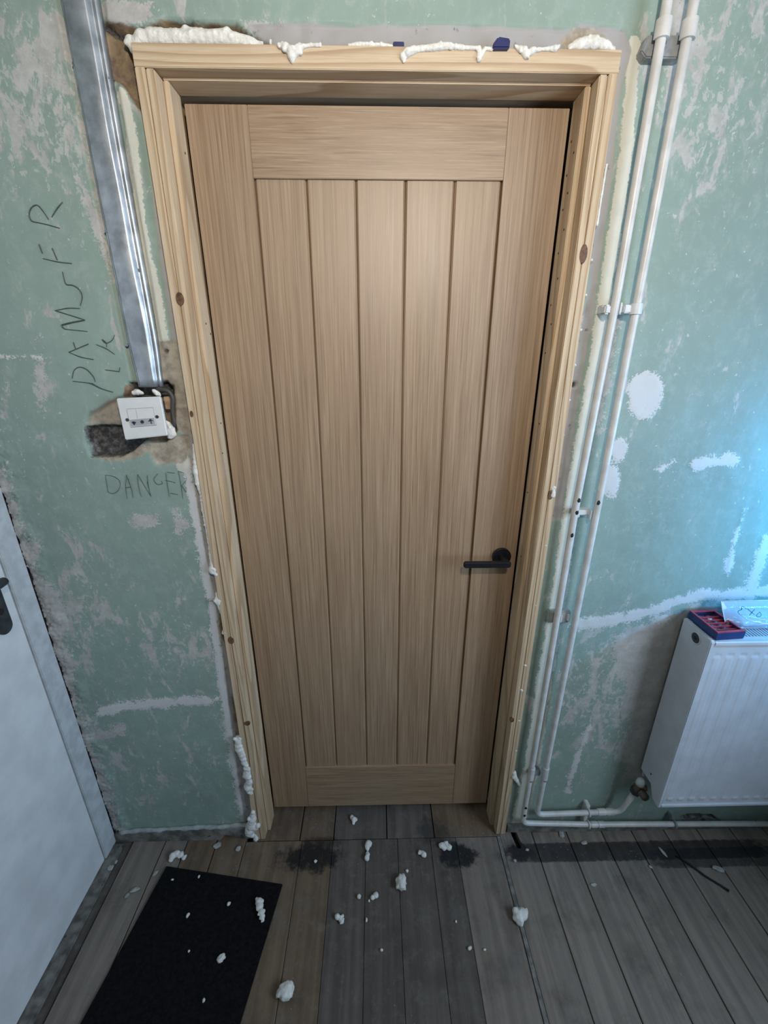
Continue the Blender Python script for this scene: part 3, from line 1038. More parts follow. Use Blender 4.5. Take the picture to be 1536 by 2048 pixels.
tube('handle_lever', rounded([(XL + 0.03, -0.109, 1.062), (XL + 0.036, -0.14, 1.064), (XL + 0.036, -0.22, 1.058)], 0.01), [0.010] * 2 + [0.009] * 12 + [0.007] * 2, M['pewter'], d2)
cyl('key_rose', (XL + 0.005, -0.118, 0.985), (XL + 0.0075, -0.118, 0.985), 0.008, M['dark_void'], d2, 16)

# ================================================================== OBJECTS
# ---- work lamp in the room (behind the viewer): the light on the door
lamp = thing('work_lamp', (LAMP[0], LAMP[1], ZC), 'black reflector work lamp hung from the ceiling facing the oak door', 'lamp')
ad = (LAMP_AIM - LAMP).normalized()
bk_ = LAMP - ad * 0.09
cyl('ceiling_rose', (bk_.x, bk_.y, ZC), (bk_.x, bk_.y, ZC - 0.03), 0.045, M['clip_white'], lamp, 28, 0.004)
cyl('flex', (bk_.x, bk_.y, ZC - 0.03), (bk_.x, bk_.y, bk_.z), 0.003, M['black'], lamp, 10)
bm = bmesh.new()
tube_bm(bm, [LAMP - ad * 0.13, LAMP - ad * 0.125, LAMP - ad * 0.06, LAMP - ad * 0.05, LAMP - ad * 0.02], [0.02, 0.026, 0.028, 0.045, 0.075], 32, False)
ho = from_bm('reflector', bm, M['black'], lamp, True, origin=LAMP - ad * 0.08)
ho.modifiers.new('gauge', 'SOLIDIFY').thickness = 0.0012
cyl('lamp_holder', LAMP - ad * 0.13, LAMP - ad * 0.07, 0.018, M['clip_white'], lamp, 20, 0.002)

lu = thing('added_blue_lamp', (XR, ADDED_BLUE.y, ADDED_BLUE.z), 'added blue lamp on a bracket, stands in for the unseen source of the wall glow', 'lamp')
ld_ = (ADDED_BLUE_AIM - ADDED_BLUE).normalized()  # casing made up to go with the added blue spot
cyl('housing', ADDED_BLUE - ld_ * 0.05, ADDED_BLUE - ld_ * 0.006, 0.03, M['black'], lu, 28, 0.003)
cyl('bracket', (XR, ADDED_BLUE.y - 0.03, ADDED_BLUE.z), ADDED_BLUE - ld_ * 0.03, 0.006, M['black'], lu, 12)

# ---- galvanised capping and its nails
cap = thing('metal_conduit', (-0.511, 0, 1.488), 'galvanised steel cable capping running up the wall above the white switch', 'conduit')
prof = [(-0.0335, 0.006), (-0.0335, 0.001), (-0.030, -0.002), (-0.0275, 0.000), (-0.0255, -0.001), (-0.0235, -0.012), (-0.021, -0.0135), (0.013, -0.0135), (0.016, -0.012),
        (0.0185, -0.003), (0.021, -0.001), (0.0245, -0.0045), (0.027, -0.0045), (0.030, 0.000), (0.0315, 0.006)]
bm = bmesh.new()
rows = []
NR = 60
for i in range(NR + 1):
    f = i / NR
    z = 1.488 + (ZC - 1.488) * f
    dent = 0.004 * math.exp(-((z - 1.60) / 0.05) ** 2)
    nar = 1 - 0.16 * math.exp(-((z - 1.49) / 0.06) ** 2)
    row = []
    for j, (x, y) in enumerate(prof):
        yy = y * (1 - 0.25 * math.exp(-((z - 1.5) / 0.08) ** 2))
        if -0.022 < x < 0.016:
            yy += dent * math.exp(-((x + 0.004) / 0.012) ** 2) * 1.4 + 0.0006 * math.sin(z * 31 + x * 90)
        row.append(bm.verts.new((-0.5105 + x * nar + 0.0008 * math.sin(z * 9), yy, z)))
    rows.append(row)
for a, b in zip(rows, rows[1:]):
    for j in range(len(prof) - 1):
        bm.faces.new((a[j], a[j + 1], b[j + 1], b[j]))
chan = from_bm('channel', bm, M['galv'], cap, True, origin=(-0.5105, 0, 1.9))
so = chan.modifiers.new('gauge', 'SOLIDIFY')
so.thickness = 0.0008
for px, py in ((214, 463), (279, 541), (255, 690), (217, 158), (150, 130)):
    p = W(px, py, 0.0)
    cyl('nail', p + Vector((0, 0.006, 0)), p + Vector((0, -0.004, 0)), 0.003, M['steel'], cap, 12)

# ---- switch plate hanging crooked over its hole
SC = W(285, 836, -0.026)
sw = thing('switch_plate', SC, 'white square isolator switch hanging askew below the metal capping', 'switch')
bm = bmesh.new()
bmesh.ops.create_cube(bm, size=1)
quad = {(-1, 1): W(232, 797, -0.03), (1, 1): W(320, 793, -0.026), (1, -1): W(335, 871, -0.03), (-1, -1): W(250, 880, -0.034)}
for v in bm.verts:
    kx, kz = (1 if v.co.x > 0 else -1), (1 if v.co.z > 0 else -1)
    c = quad[(kx, kz)]
    v.co = c + Vector((0, 0.008 if v.co.y > 0 else 0, 0))
bmesh.ops.bevel(bm, geom=list(bm.edges), offset=0.0018, segments=3, affect='EDGES')
from_bm('plate', bm, M['switch'], sw, origin=SC)


def SP(u, v, h=0.0):
    """u, v in 0..1 across / down the plate face, h in front of it"""
    a = quad[(-1, 1)].lerp(quad[(1, 1)], u)
    b = quad[(-1, -1)].lerp(quad[(1, -1)], u)
    return a.lerp(b, v) + Vector((0, -h, 0))


def sp_slab(name, u0, v0, u1, v1, h, mat, parent, h0=-0.002):
    bm = bmesh.new()
    f = [bm.verts.new(SP(*p, h)) for p in ((u0, v0), (u1, v0), (u1, v1), (u0, v1))]
    b = [bm.verts.new(SP(*p, h0)) for p in ((u0, v0), (u1, v0), (u1, v1), (u0, v1))]
    bm.faces.new(f)
    bm.faces.new(b[::-1])
    for i in range(4):
        bm.faces.new((f[i], b[i], b[(i + 1) % 4], f[(i + 1) % 4]))
    return from_bm(name, bm, mat, parent, origin=SP((u0 + u1) / 2, (v0 + v1) / 2))


sp_slab('rocker_surround', 0.195, 0.255, 0.795, 0.715, 0.0004, M['grey_label'], sw)
rk = sp_slab('rocker', 0.205, 0.268, 0.785, 0.69, 0.0018, M['switch'], sw)
sp_slab('rocker_joint', 0.40, 0.275, 0.406, 0.50, 0.0021, M['grey_label'], rk, 0.001)
sp_slab('label_strip', 0.215, 0.52, 0.775, 0.675, 0.0022, M['grey_label'], rk)
bm = bmesh.new()


def flat(poly, h=0.0027):
    vs_ = [bm.verts.new(SP(u, v, h)) for u, v in poly]
    bm.faces.new(vs_)


for (u, v, r) in ((0.30, 0.595, 0.032), (0.495, 0.595, 0.043)):
    flat([(u + r * math.cos(a), v + r * math.sin(a)) for a in np.linspace(0, 2 * math.pi, 16, endpoint=False)])
flat([(0.245, 0.57), (0.36, 0.585), (0.30, 0.665)])
flat([(0.69, 0.53), (0.76, 0.60), (0.70, 0.585), (0.625, 0.605)])
flat([(0.68, 0.57), (0.705, 0.57), (0.712, 0.66), (0.688, 0.66)])
from_bm('printed_marks', bm, M['marker'], rk, origin=SP(0.5, 0.6))['label'] = 'black down arrow, dot and up arrow'
for u, v in ((0.155, 0.52), (0.845, 0.50)):
    cyl('screw', SP(u, v, -0.002), SP(u, v, 0.0012), 0.0036, M['pewter'], sw, 16)
box('back_box', (SC.x - 0.034, -0.022, SC.z - 0.034), (SC.x + 0.034, 0.036, SC.z + 0.034), M['clip_grey'], sw, 0.002)

# bits around the switch hole
b1 = box('timber_offcut', (W(333, 790).x - 0.005, -0.006, W(333, 818).z), (W(333, 790).x + 0.008, 0.03, W(333, 793).z), M['timber'], None, 0.001)
tag(b1, 'small raw timber block wedged beside the white switch', 'wood block')
cb = tube('power_cable', rounded([W(300, 775, 0.012), W(318, 778, -0.004), W(338, 782, -0.008), W(346, 795, -0.006), W(344, 825, -0.004), W(350, 850, 0.0), W(340, 868, 0.014)], 0.012), 0.0042, M['cable'])
tag(cb, 'grey cable looping out of the hole beside the switch', 'cable')
foam([(336, 848, 5), (342, 858, 7), (346, 868, 6), (340, 872, 5)], 'lump of pale foam tucked at the lower right of the switch', 0.0, jitter=0.6)
foam([(268, 786, 4), (276, 784, 5), (284, 786, 3)], 'bit of pale foam under the left of the metal capping end', 0.0, jitter=0.6)
foam([(312, 784, 5), (317, 788, 4)], 'bit of pale foam under the right of the metal capping end', 0.0, jitter=0.6)

# ---- pipes
PR = 0.0086


def PW(px, py):
    return W(px, py, -0.030)


pA = [Vector((PW(1335, 0).x, -0.03, ZC)), PW(1335, 0), PW(1232, 600), PW(1152, 1010), Vector((0.476, -0.03, 0.078)), Vector((0.70, -0.03, 0.064)), Vector((1.33, -0.03, 0.048)), Vector((XR, -0.03, 0.044))]
pB = [Vector((PW(1388, 0).x, -0.03, ZC)), PW(1388, 0), PW(1275, 600), PW(1190, 1040), Vector((0.520, -0.03, 0.118)), Vector((0.70, -0.03, 0.122)), Vector((0.796, -0.034, 0.130)), W(1272, 1580, -0.05) - Vector((0.0018, 0, 0.0125))]
ra = thing('heating_pipe', (0.48, -0.03, 0.06), 'cream painted pipe nearest the lining, turning along the foot of the wall', 'pipe')
tube('pipe_run', rounded(pA, 0.022), PR, M['pipe_paint'], ra)
rb = thing('heating_pipe', (0.525, -0.03, 0.11), 'cream painted pipe turning up into the radiator valve', 'pipe')
tube('pipe_run', rounded(pB, 0.022), PR, M['pipe_paint'], rb)
for par, x, z in ((ra, 0.4775, 0.285), (rb, 0.5225, 0.285)):
    cyl('coupling', (x, -0.03, z - 0.001), (x, -0.03, z + 0.05), PR + 0.0016, M['pipe_paint'], par, 20, 0.0008)
    cyl('joint_ring', (x, -0.03, z - 0.005), (x, -0.03, z - 0.001), PR + 0.0004, M['dark_void'], par, 20)
for x in (0.735, 0.765):
    cyl('coupling', (x - 0.012, -0.03, 0.1235), (x + 0.014, -0.0305, 0.125), PR + 0.0022, M['pipe_paint'], rb, 18, 0.001)
for x, z in ((0.72, 0.0635), (0.745, 0.063)):
    cyl('coupling', (x - 0.01, -0.03, z), (x + 0.012, -0.03, z - 0.0005), PR + 0.0016, M['pipe_paint'], ra, 18, 0.001)
for par, x, z in ((ra, 0.4765, 0.155), (ra, 0.4765, 0.118), (ra, 0.479, 1.222), (ra, 0.479, 1.19), (ra, 0.4765, 1.13), (rb, 0.5275, 1.215)):
    lump('paint_chip', (x - 0.001, -0.0384, z), 0.004, 0.0014, 0.0055, M['dark_void'], par, 0, z * 13, 0.4, 2)


def pipe_x(poly, z):
    for a, b in zip(poly, poly[1:]):
        if a.z >= z >= b.z:
            f = (a.z - z) / max(1e-6, a.z - b.z)
            return a.x + (b.x - a.x) * f
    return poly[0].x


z = 2.068
c1 = thing('pipe_clip', (0.51, 0, z), 'painted metal double saddle clip high on the pipes above door height', 'pipe clip')
xa, xb = pipe_x(pA, z), pipe_x(pB, z)
for x in (xa, xb):
    band_arc('strap', (x, -0.03, z + 0.012), PR + 0.0005, 0.013, 0.004, -math.pi * 1.02, 0.02, M['pipe_paint'], c1)
prism('back_plate', [(xa - 0.026, z - 0.010), (xa - 0.016, z - 0.019), (xb + 0.004, z - 0.019), (xb + 0.016, z - 0.008), (xb + 0.012, z + 0.012), (xa - 0.018, z + 0.012)], 1, -0.020, 0.004, M['clip_grey'], c1, 0.002)
z = 1.645
c2 = thing('pipe_clip', (0.51, 0, z), 'white plastic double clip on the pipes below door head height', 'pipe clip')
xa, xb = pipe_x(pA, z), pipe_x(pB, z)
box('base', (xa - 0.022, -0.022, z - 0.009), (xb + 0.008, 0.004, z + 0.009), M['clip_white'], c2, 0.002)
band_arc('strap', (xb, -0.03, z), PR + 0.0004, 0.010, 0.0032, -math.pi * 1.05, 0.15, M['clip_white'], c2)
box('arm', (xb - 0.026, -0.034, z - 0.008), (xb - 0.008, -0.018, z + 0.008), M['clip_white'], c2, 0.002)
box('arm', (xa - 0.022, -0.036, z - 0.010), (xa - 0.0095, -0.018, z + 0.008), M['clip_white'], c2, 0.003)
box('arm', (xa + 0.009, -0.036, z - 0.009), (xa + 0.013, -0.018, z + 0.012), M['clip_white'], c2, 0.001)
z = 1.19
c3 = thing('pipe_clip', (0.50, 0, z), 'broken white clip between the pipes at handle height', 'pipe clip')
xa, xb = pipe_x(pA, z), pipe_x(pB, z)
box('base', (xa + 0.009, -0.022, z - 0.007), (xb - 0.008, 0.004, z + 0.006), M['clip_white'], c3, 0.002)
box('arm', (xb - 0.014, -0.03, z - 0.016), (xb - 0.0095, -0.015, z + 0.008), M['clip_white'], c3, 0.001)
box('arm', (xa + 0.0095, -0.03, z - 0.010), (xa + 0.014, -0.015, z + 0.010), M['clip_white'], c3, 0.001)
z = 0.885
c4 = thing('pipe_clip', (0.50, 0, z), 'plaster caked clip behind the pipes at radiator top height', 'pipe clip')
xa, xb = pipe_x(pA, z), pipe_x(pB, z)
box('base', (xa - 0.018, -0.017, z - 0.022), (xb - 0.006, 0.004, z + 0.016), M['skirt_edge'], c4, 0.004)
box('arm', (xa + 0.012, -0.024, z - 0.016), (xa + 0.019, -0.012, z + 0.008), M['pipe_paint'], c4, 0.002)
box('arm', (xb - 0.018, -0.024, z - 0.012), (xb - 0.012, -0.012, z + 0.010), M['clip_white'], c4, 0.002)
z = 0.300
c5 = thing('pipe_clip', (0.50, 0, z), 'thin clip between the pipes above their bends', 'pipe clip')
box('base', (0.4875, -0.024, z - 0.012), (0.512, 0.004, z + 0.006), M['clip_grey'], c5, 0.002)
c6 = thing('pipe_clip', (0.695, 0, 0.08), 'paint clogged clip holding the two level pipes', 'pipe clip')
box('base', (0.688, -0.022, 0.050), (0.702, 0.004, 0.140), M['pipe_paint'], c6, 0.002)
torus_arc('ring', (0.694, -0.03, 0.122), PR + 0.002, 0.003, 0, 2 * math.pi, M['pipe_paint'], c6, 22, 'x')
torus_arc('ring', (0.703, -0.03, 0.0635), PR + 0.002, 0.003, 0, 2 * math.pi, M['pipe_paint'], c6, 22, 'x')
c7 = thing('pipe_clip', (1.0, 0, 0.06), 'dark clip on the level pipe beneath the radiator', 'pipe clip')
torus_arc('ring', (1.0, -0.03, 0.057), PR + 0.0025, 0.004, 0, 2 * math.pi, M['clip_grey'], c7, 22, 'x')
box('base', (0.992, -0.022, 0.046), (1.008, 0.004, 0.080), M['clip_grey'], c7, 0.002)

# ---- radiator
RX0, RX1, RYF, RYB, RZ0, RZ1 = 0.837, 1.437, -0.12, -0.022, 0.272, 0.876
rad = thing('radiator', ((RX0 + RX1) / 2, (RYF + RYB) / 2, RZ0), 'white double panel radiator on the wall right of the pipes', 'radiator')


def rad_panel(name, yf, sgn):
    bm = bmesh.new()
    X = np.arange(RX0 + 0.012, RX1 - 0.010, 0.0022)
    Z = np.concatenate([np.arange(RZ0, RZ0 + 0.06, 0.003), np.linspace(RZ0 + 0.06, RZ1 - 0.075, 14), np.arange(RZ1 - 0.07, RZ1 - 0.004, 0.003)])
    rows = []
    for z in Z:
        zb, zt = RZ0 + 0.026, RZ1 - 0.048
        k = min(1, max(0, (z - zb) / 0.010)) * min(1, max(0, (zt - z) / 0.010))
        k = k * k * (3 - 2 * k)
        row = []
        for x in X:
            ph = ((x - RX0 - 0.030) / 0.0333)
            s = 0.5 + 0.5 * math.cos(2 * math.pi * ph)
            rib = min(1, max(0, (s - 0.25) / 0.4))
            rib = rib * rib * (3 - 2 * rib)
            edge = min(1, (x - RX0 - 0.012) / 0.01)
            scal = math.exp(-((z - RZ0 - 0.031) / 0.006) ** 2)
            top = math.exp(-((z - RZ1 + 0.046) / 0.005) ** 2)
            d = 0.0026 - (0.0009 * rib * k + 0.0022 * rib * scal - 0.0012 * rib * top) * edge
            if z > RZ1 - 0.016:
                d = 0.0015
            row.append(bm.verts.new((x, yf + sgn * d, z)))
        rows.append(row)
    for a, b in zip(rows, rows[1:]):
        for j in range(len(X) - 1):
            bm.faces.new((a[j], a[j + 1], b[j + 1], b[j]))
    return from_bm(name, bm, M['rad'], rad, True, origin=((RX0 + RX1) / 2, yf, RZ0))


fp = rad_panel('front_panel', RYF + 0.0005, 1)
bp = box('back_panel', (RX0 + 0.012, RYB, RZ0), (RX1 - 0.012, RYB + 0.008, RZ1 - 0.006), M['rad'], rad, 0.002)
box('top_edge', (RX0 + 0.008, RYF - 0.0015, RZ1 - 0.014), (RX1 - 0.008, RYF + 0.007, RZ1 - 0.001), M['rad'], rad, 0.003, 3)
box('bottom_edge', (RX0 + 0.008, RYF - 0.0005, RZ0 - 0.001), (RX1 - 0.008, RYF + 0.006, RZ0 + 0.010), M['rad'], rad, 0.002, 2)
# end cover with chamfered lower back corner
for s, (a, b) in enumerate(((RX0, RX0 + 0.011), (RX1 - 0.011, RX1))):
    pts = [(RYF + 0.001, RZ0 - 0.002), (RYF + 0.004, RZ0 - 0.004), (RYF + 0.030, RZ0 + 0.0), (RYF + 0.050, RZ0 + 0.035), (RYB + 0.004, RZ0 + 0.035), (RYB + 0.006, RZ1), (RYF + 0.003, RZ1), (RYF, RZ1 - 0.003)]
    prism('end_cover', pts, 0, a, b, M['rad'], rad, 0.0018)
# top grille: frame plus slats
box('grille_rail', (RX0 + 0.011, RYF + 0.007, RZ1 - 0.010), (RX1 - 0.011, RYF + 0.022, RZ1 - 0.0015), M['rad'], rad, 0.001)
box('grille_rail', (RX0 + 0.011, RYB - 0.012, RZ1 - 0.010), (RX1 - 0.011, RYB + 0.003, RZ1 - 0.0015), M['rad'], rad, 0.001)
sl0 = None
x = RX0 + 0.018
while x < RX1 - 0.02:
    if sl0 is None:
        sl0 = box('slat', (x, RYF + 0.022, RZ1 - 0.009), (x + 0.0035, RYB - 0.012, RZ1 - 0.0018), M['rad'], rad)
    else:
        o = sl0.copy()
        o.location.x = sl0.location.x + (x - RX0 - 0.018)
        COL.objects.link(o)
        o.parent = rad
    x += 0.0085
box('convector_core', (RX0 + 0.014, RYF + 0.014, RZ0 + 0.02), (RX1 - 0.014, RYB - 0.006, RZ1 - 0.05), M['rad'], rad)
pg = L(1392, 1276, RX0)
plg = cyl('plug', (RX0 + 0.002, pg.y, pg.z), (RX0 - 0.002, pg.y, pg.z), 0.0135, M['pewter'], rad, 28, 0.0006)
cyl('plug_socket', (RX0 - 0.0015, pg.y, pg.z), (RX0 - 0.0024, pg.y, pg.z), 0.005, M['dark_void'], plg, 12)
torus_arc('plug_collar', (RX0 - 0.001, pg.y, pg.z), 0.0155, 0.0016, 0, 2 * math.pi, M['rad'], rad, 28, 'x')
vt = L(1302, 1548, RX0)
cyl('drain_slot', (RX0 + 0.001, vt.y, vt.z), (RX0 - 0.0006, vt.y, vt.z), 0.003, M['dark_void'], rad, 10)
# wall brackets
for bx_ in (RX0 + 0.10, RX1 - 0.10):
    box('bracket', (bx_ - 0.015, RYB, RZ0 + 0.10), (bx_ + 0.015, 0.006, RZ1 - 0.10), M['rad'], rad)
# valve
v0 = W(1272, 1580, -0.05)
vv = thing('radiator_valve', v0, 'old brass radiator valve with white cap at the radiator foot', 'valve')
cyl('valve_body', v0 + Vector((-0.001, 0, -0.006)), v0 + Vector((0.004, -0.003, 0.032)), 0.0125, M['brass'], vv, 16, 0.002)
cyl('valve_nut', v0 + Vector((-0.0015, 0, -0.012)), v0 + Vector((0, 0, 0.006)), 0.0155, M['pewter'], vv, 6, 0.001)
tube('valve_cap', [v0 + Vector((0.004, -0.003, 0.030)), v0 + Vector((0.005, -0.003, 0.044)), v0 + Vector((0.006, -0.003, 0.052))], [0.0135, 0.012, 0.007], M['clip_white'], vv)
cyl('valve_tail', v0 + Vector((0.002, -0.002, 0.014)), Vector((RX0 + 0.004, v0.y - 0.006, v0.z + 0.016)), 0.009, M['brass'], vv, 12)
cyl('valve_head', v0 + Vector((0.006, -0.012, 0.010)), v0 + Vector((0.010, -0.036, 0.008)), 0.0125, M['brass'], vv, 16, 0.003)

# ---- bit case and bag on the radiator
TZ = RZ1
tray = thing('bit_case', (0.893, -0.066, TZ), 'open navy and red plastic case of driver bits on the radiator', 'bit case')
tl = [F(1376, 1234, TZ + 0.002), F(1431, 1281, TZ), F(1487, 1277, TZ), F(1424, 1232, TZ + 0.002)]
hgt = 0.021


def quad_prism(name, qd, z0, z1, mat, parent, bev=0.0):
    return prism(name, [(p.x, p.y) for p in qd], 2, z0, z1, mat, parent, bev)


def inset(qd, k):
    c = sum(qd, Vector()) / 4
    return [c + (p - c) * k for p in qd]


quad_prism('base', tl, TZ - 0.0005, TZ + 0.004, M['navy_case'], tray, 0.001)
qi = inset(tl, 0.90)
for i in range(4):
    a, b, c, d = tl[i], tl[(i + 1) % 4], qi[(i + 1) % 4], qi[i]
    quad_prism('side', [a, b, c, d], TZ + 0.0035, TZ + hgt, M['navy_case'], tray)
    a2, b2, c2, d2_ = inset(tl, 0.985)[i], inset(tl, 0.985)[(i + 1) % 4], inset(tl, 0.85)[(i + 1) % 4], inset(tl, 0.85)[i]
    quad_prism('rim', [a2, b2, c2, d2_], TZ + hgt, TZ + hgt + 0.002, M['red'], tray)
q8 = inset(tl, 0.87)
quad_prism('insert', q8, TZ + 0.004, TZ + 0.010, M['red'], tray)
for f in (0.2, 0.36, 0.52, 0.68, 0.84):
    a, b = q8[0].lerp(q8[1], f), q8[3].lerp(q8[2], f)
    n_ = (q8[1] - q8[0]).normalized() * 0.0012
    quad_prism('divider', [a - n_, a + n_, b + n_, b - n_], TZ + 0.010, TZ + 0.017, M['red'], tray)
k = 0
for f in (0.11, 0.28, 0.44, 0.60, 0.76, 0.91):
    for g_ in (0.25, 0.62):
        a, b = q8[0].lerp(q8[1], f), q8[3].lerp(q8[2], f)
        p = a.lerp(b, g_ + random.uniform(-0.06, 0.06))
        dr = (b - a).normalized()
        z = TZ + 0.0135
        l_ = random.uniform(0.009, 0.013)
        p0, p1 = p - dr * l_, p + dr * l_
        p0.z = p1.z = z
        bt = tube('driver_bit', [p0, p0.lerp(p1, 0.5), p0.lerp(p1, 0.55), p1], [0.0032, 0.0032, 0.002, 0.0012], M['steel'] if k in (3,) else M['pewter'], None, 6)
        tag(bt, 'small dark driver bit lying in the red and navy case' if k != 3 else 'bright steel driver bit lying in the red and navy case', 'driver bit', None if k == 3 else 'driver bits in the open case')
        k += 1

bag = thing('plastic_bag', (1.05, -0.05, TZ), 'clear grip seal bag with handwriting propped on the radiator', 'bag')
BX0, BX1 = 0.912, 1.17


def bag_pt(x, s, side):
    """s 0 at the seal, 1 at the bottom; side -1 front, +1 back"""
    z = 0.938 - 0.060 * s
    edge = min(1, (x - BX0) / 0.03, (BX1 - x) / 0.03)
    bulge = (0.026 * math.sin(math.pi * min(1, max(0, (s - 0.25) / 0.72))) ** 1.2 + 0.001) * max(0.05, edge) if s > 0.25 else 0.001
    lean = -0.030 - 0.040 * s
    cr = 0.002 * noise.noise(Vector((x * 40, s * 5, side)))
    y = lean + side * bulge * (1.0 if side < 0 else 0.5) + cr * min(1, s * 3)
    return Vector((x, min(y, -0.022), z))


for side, nm in ((-1, 'front_film'), (1, 'back_film')):
    bm = bmesh.new()
    rows = [[bm.verts.new(bag_pt(x, s, side)) for x in np.linspace(BX0, BX1, 60)] for s in np.linspace(0, 1, 26)]
    for a, b in zip(rows, rows[1:]):
        for j in range(59):
            bm.faces.new((a[j], a[j + 1], b[j + 1], b[j]))
    from_bm(nm, bm, M['bag'], bag, True, origin=(1.05, -0.05, TZ))
for dz in (0.0, 0.0055):
    tube('grip_seal', [Vector((x, -0.0315, 0.939 - dz)) for x in (BX0, BX1)], 0.0009, M['bagedge'], bag, 8)
tube('side_seam', [bag_pt(BX0, s, -1) for s in np.linspace(0, 1, 14)], 0.0009, M['bagedge'], bag, 6)
kb = 176 / 1536


def mk(x, y):
    for yy in np.arange(-0.105, -0.022, 0.0005):
        q_ = W(1360 + x * kb, 1170 + y * kb, yy)
        s_ = (0.938 - q_.z) / 0.060
        if 0 <= s_ <= 1 and yy >= bag_pt(min(max(q_.x, BX0), BX1), s_, -1).y - 0.0012:
            return q_
    return W(1360 + x * kb, 1170 + y * kb, -0.046)



strokes('marker_writing', [[(1160, 415), (1100, 370), (1075, 385), (1085, 430), (1020, 445), (1010, 480), (1040, 515), (1090, 525)], [(1180, 415), (1300, 520)], [(1305, 425), (1210, 530)],
                           [(1395, 470), (1335, 525), (1345, 555), (1410, 555), (1420, 520), (1395, 470)]], mk, 0.0006, M['marker'], bag)['label'] = 'dark marker pen writing'
tube('film_fold', rounded([mk(1050, 515), mk(1150, 590), mk(1330, 650), mk(1536, 680), mk(1800, 690)], 0.02), 0.0009, M['bagedge'], bag, 8)
tube('film_fold', rounded([mk(1120, 520), mk(1300, 575), mk(1536, 625), mk(1800, 640)], 0.02), 0.0007, M['bagedge'], bag, 8)
# ---- black mat
mt = [F(333, 1732, 0.004), F(565, 1768, 0.004), F(480, 2048, 0.004), F(160, 2048, 0.004)]
ext = 1.5
mt[2] = mt[1] + (mt[2] - mt[1]) * 2.0
mt[3] = mt[0] + (mt[3] - mt[0]) * 1.75
mat_ = prism('floor_mat', [(p.x, p.y) for p in mt], 2, 0.0004, 0.0042, M['black_rubber'], None, 0.0008)
tag(mat_, 'thin black rubber mat lying askew on the boards by the white door', 'mat')

# ---- expanding foam around the lining
foam([(262, 84, 11), (268, 98, 8), (285, 78, 15), (305, 75, 15), (325, 76, 15), (345, 77, 14), (365, 79, 15), (385, 76, 15), (405, 77, 15), (425, 78, 14), (445, 78, 15), (465, 80, 13), (485, 83, 11), (505, 87, 8), (522, 90, 5)],
     'thick pale foam filling the hole above the pine head near the metal capping', 0.002)
foam([(558, 91, 4), (572, 95, 7), (582, 103, 8), (583, 113, 7), (584, 122, 4), (595, 99, 7), (606, 93, 4), (622, 90, 3), (640, 90, 3)], 'foam tongue with a pointed drip on the pine head beside the thick fill', -0.016)
foam([(698, 91, 3), (720, 89, 4), (745, 90, 4), (765, 91, 4), (783, 93, 3)], 'short smooth foam bead on the pine head before the flush blue packer', -0.010)
foam([(808, 122, 3), (806, 113, 6), (815, 105, 7), (828, 100, 6), (843, 97, 5), (860, 96, 5), (880, 93, 6), (900, 92, 5), (925, 95, 4), (945, 96, 3), (958, 97, 4), (958, 108, 4), (958, 118, 5), (970, 97, 3), (984, 98, 3)], 'long foam bead with two drips between the blue packers', -0.016)
foam([(1032, 94, 3), (1042, 99, 5), (1050, 105, 6), (1052, 112, 5), (1065, 101, 5), (1080, 99, 3), (1095, 98, 3), (1110, 97, 5), (1116, 94, 3)], 'foam blob with a blunt drip beyond the standing blue packer', -0.016)
foam([(1140, 95, 5), (1152, 91, 9), (1168, 88, 11), (1185, 87, 12), (1200, 89, 10), (1215, 94, 7), (1226, 100, 4)], 'mound of white foam on the pine head corner near the pipes', -0.004)
foam([(388, 890, 3), (391, 915, 5), (394, 945, 7), (397, 965, 6), (402, 985, 4), (406, 1020, 3), (412, 1050, 3), (418, 1085, 3), (422, 1110, 4), (426, 1128, 6), (427, 1140, 8)], 'foam run down the jamb below the switch, ending in a round drop', -0.006)
foam([(436, 1188, 5), (438, 1203, 7), (444, 1220, 5), (449, 1245, 4), (452, 1262, 6), (458, 1277, 5)], 'small foam lumps beside the jamb knot above the white paint line', -0.006)
foam([(477, 1478, 7), (480, 1495, 10), (485, 1506, 9), (490, 1522, 7), (497, 1535, 6), (495, 1548, 9), (500, 1560, 7), (497, 1572, 8), (502, 1582, 6)], 'bubbly string of foam beside the foot of the jamb', -0.008, jitter=1.0)
foam([(506, 1624, 4), (505, 1637, 7), (502, 1650, 9), (499, 1663, 8), (511, 1652, 7)], 'pointed foam clump hanging above the render strip', -0.016)
foam([(510, 1668, 3), (512, 1675, 5), (515, 1682, 5), (517, 1687, 4)], 'last foam blob touching the floorboards at the jamb', -0.012)
foam([(1213, 330, 2), (1203, 390, 2.2), (1194, 450, 2), (1183, 520, 2.4), (1172, 590, 2), (1161, 660, 2.2), (1150, 730, 2), (1138, 800, 2.4), (1127, 870, 2), (1115, 930, 2.3), (1107, 975, 4), (1105, 990, 5), (1100, 1030, 2.2), (1090, 1090, 2.4), (1081, 1150, 2), (1071, 1210, 2.2), (1060, 1270, 2), (1050, 1330, 3), (1043, 1380, 3), (1038, 1440, 2.5), (1032, 1500, 2.3)],
     'thin wavering foam line along the jamb beside the pipes', -0.012, jitter=0.2)
foam([(1028, 1545, 4), (1028, 1553, 5), (1033, 1560, 4), (1038, 1568, 3)], 'little foam scrap low on the jamb beside the pipe joints', -0.012)

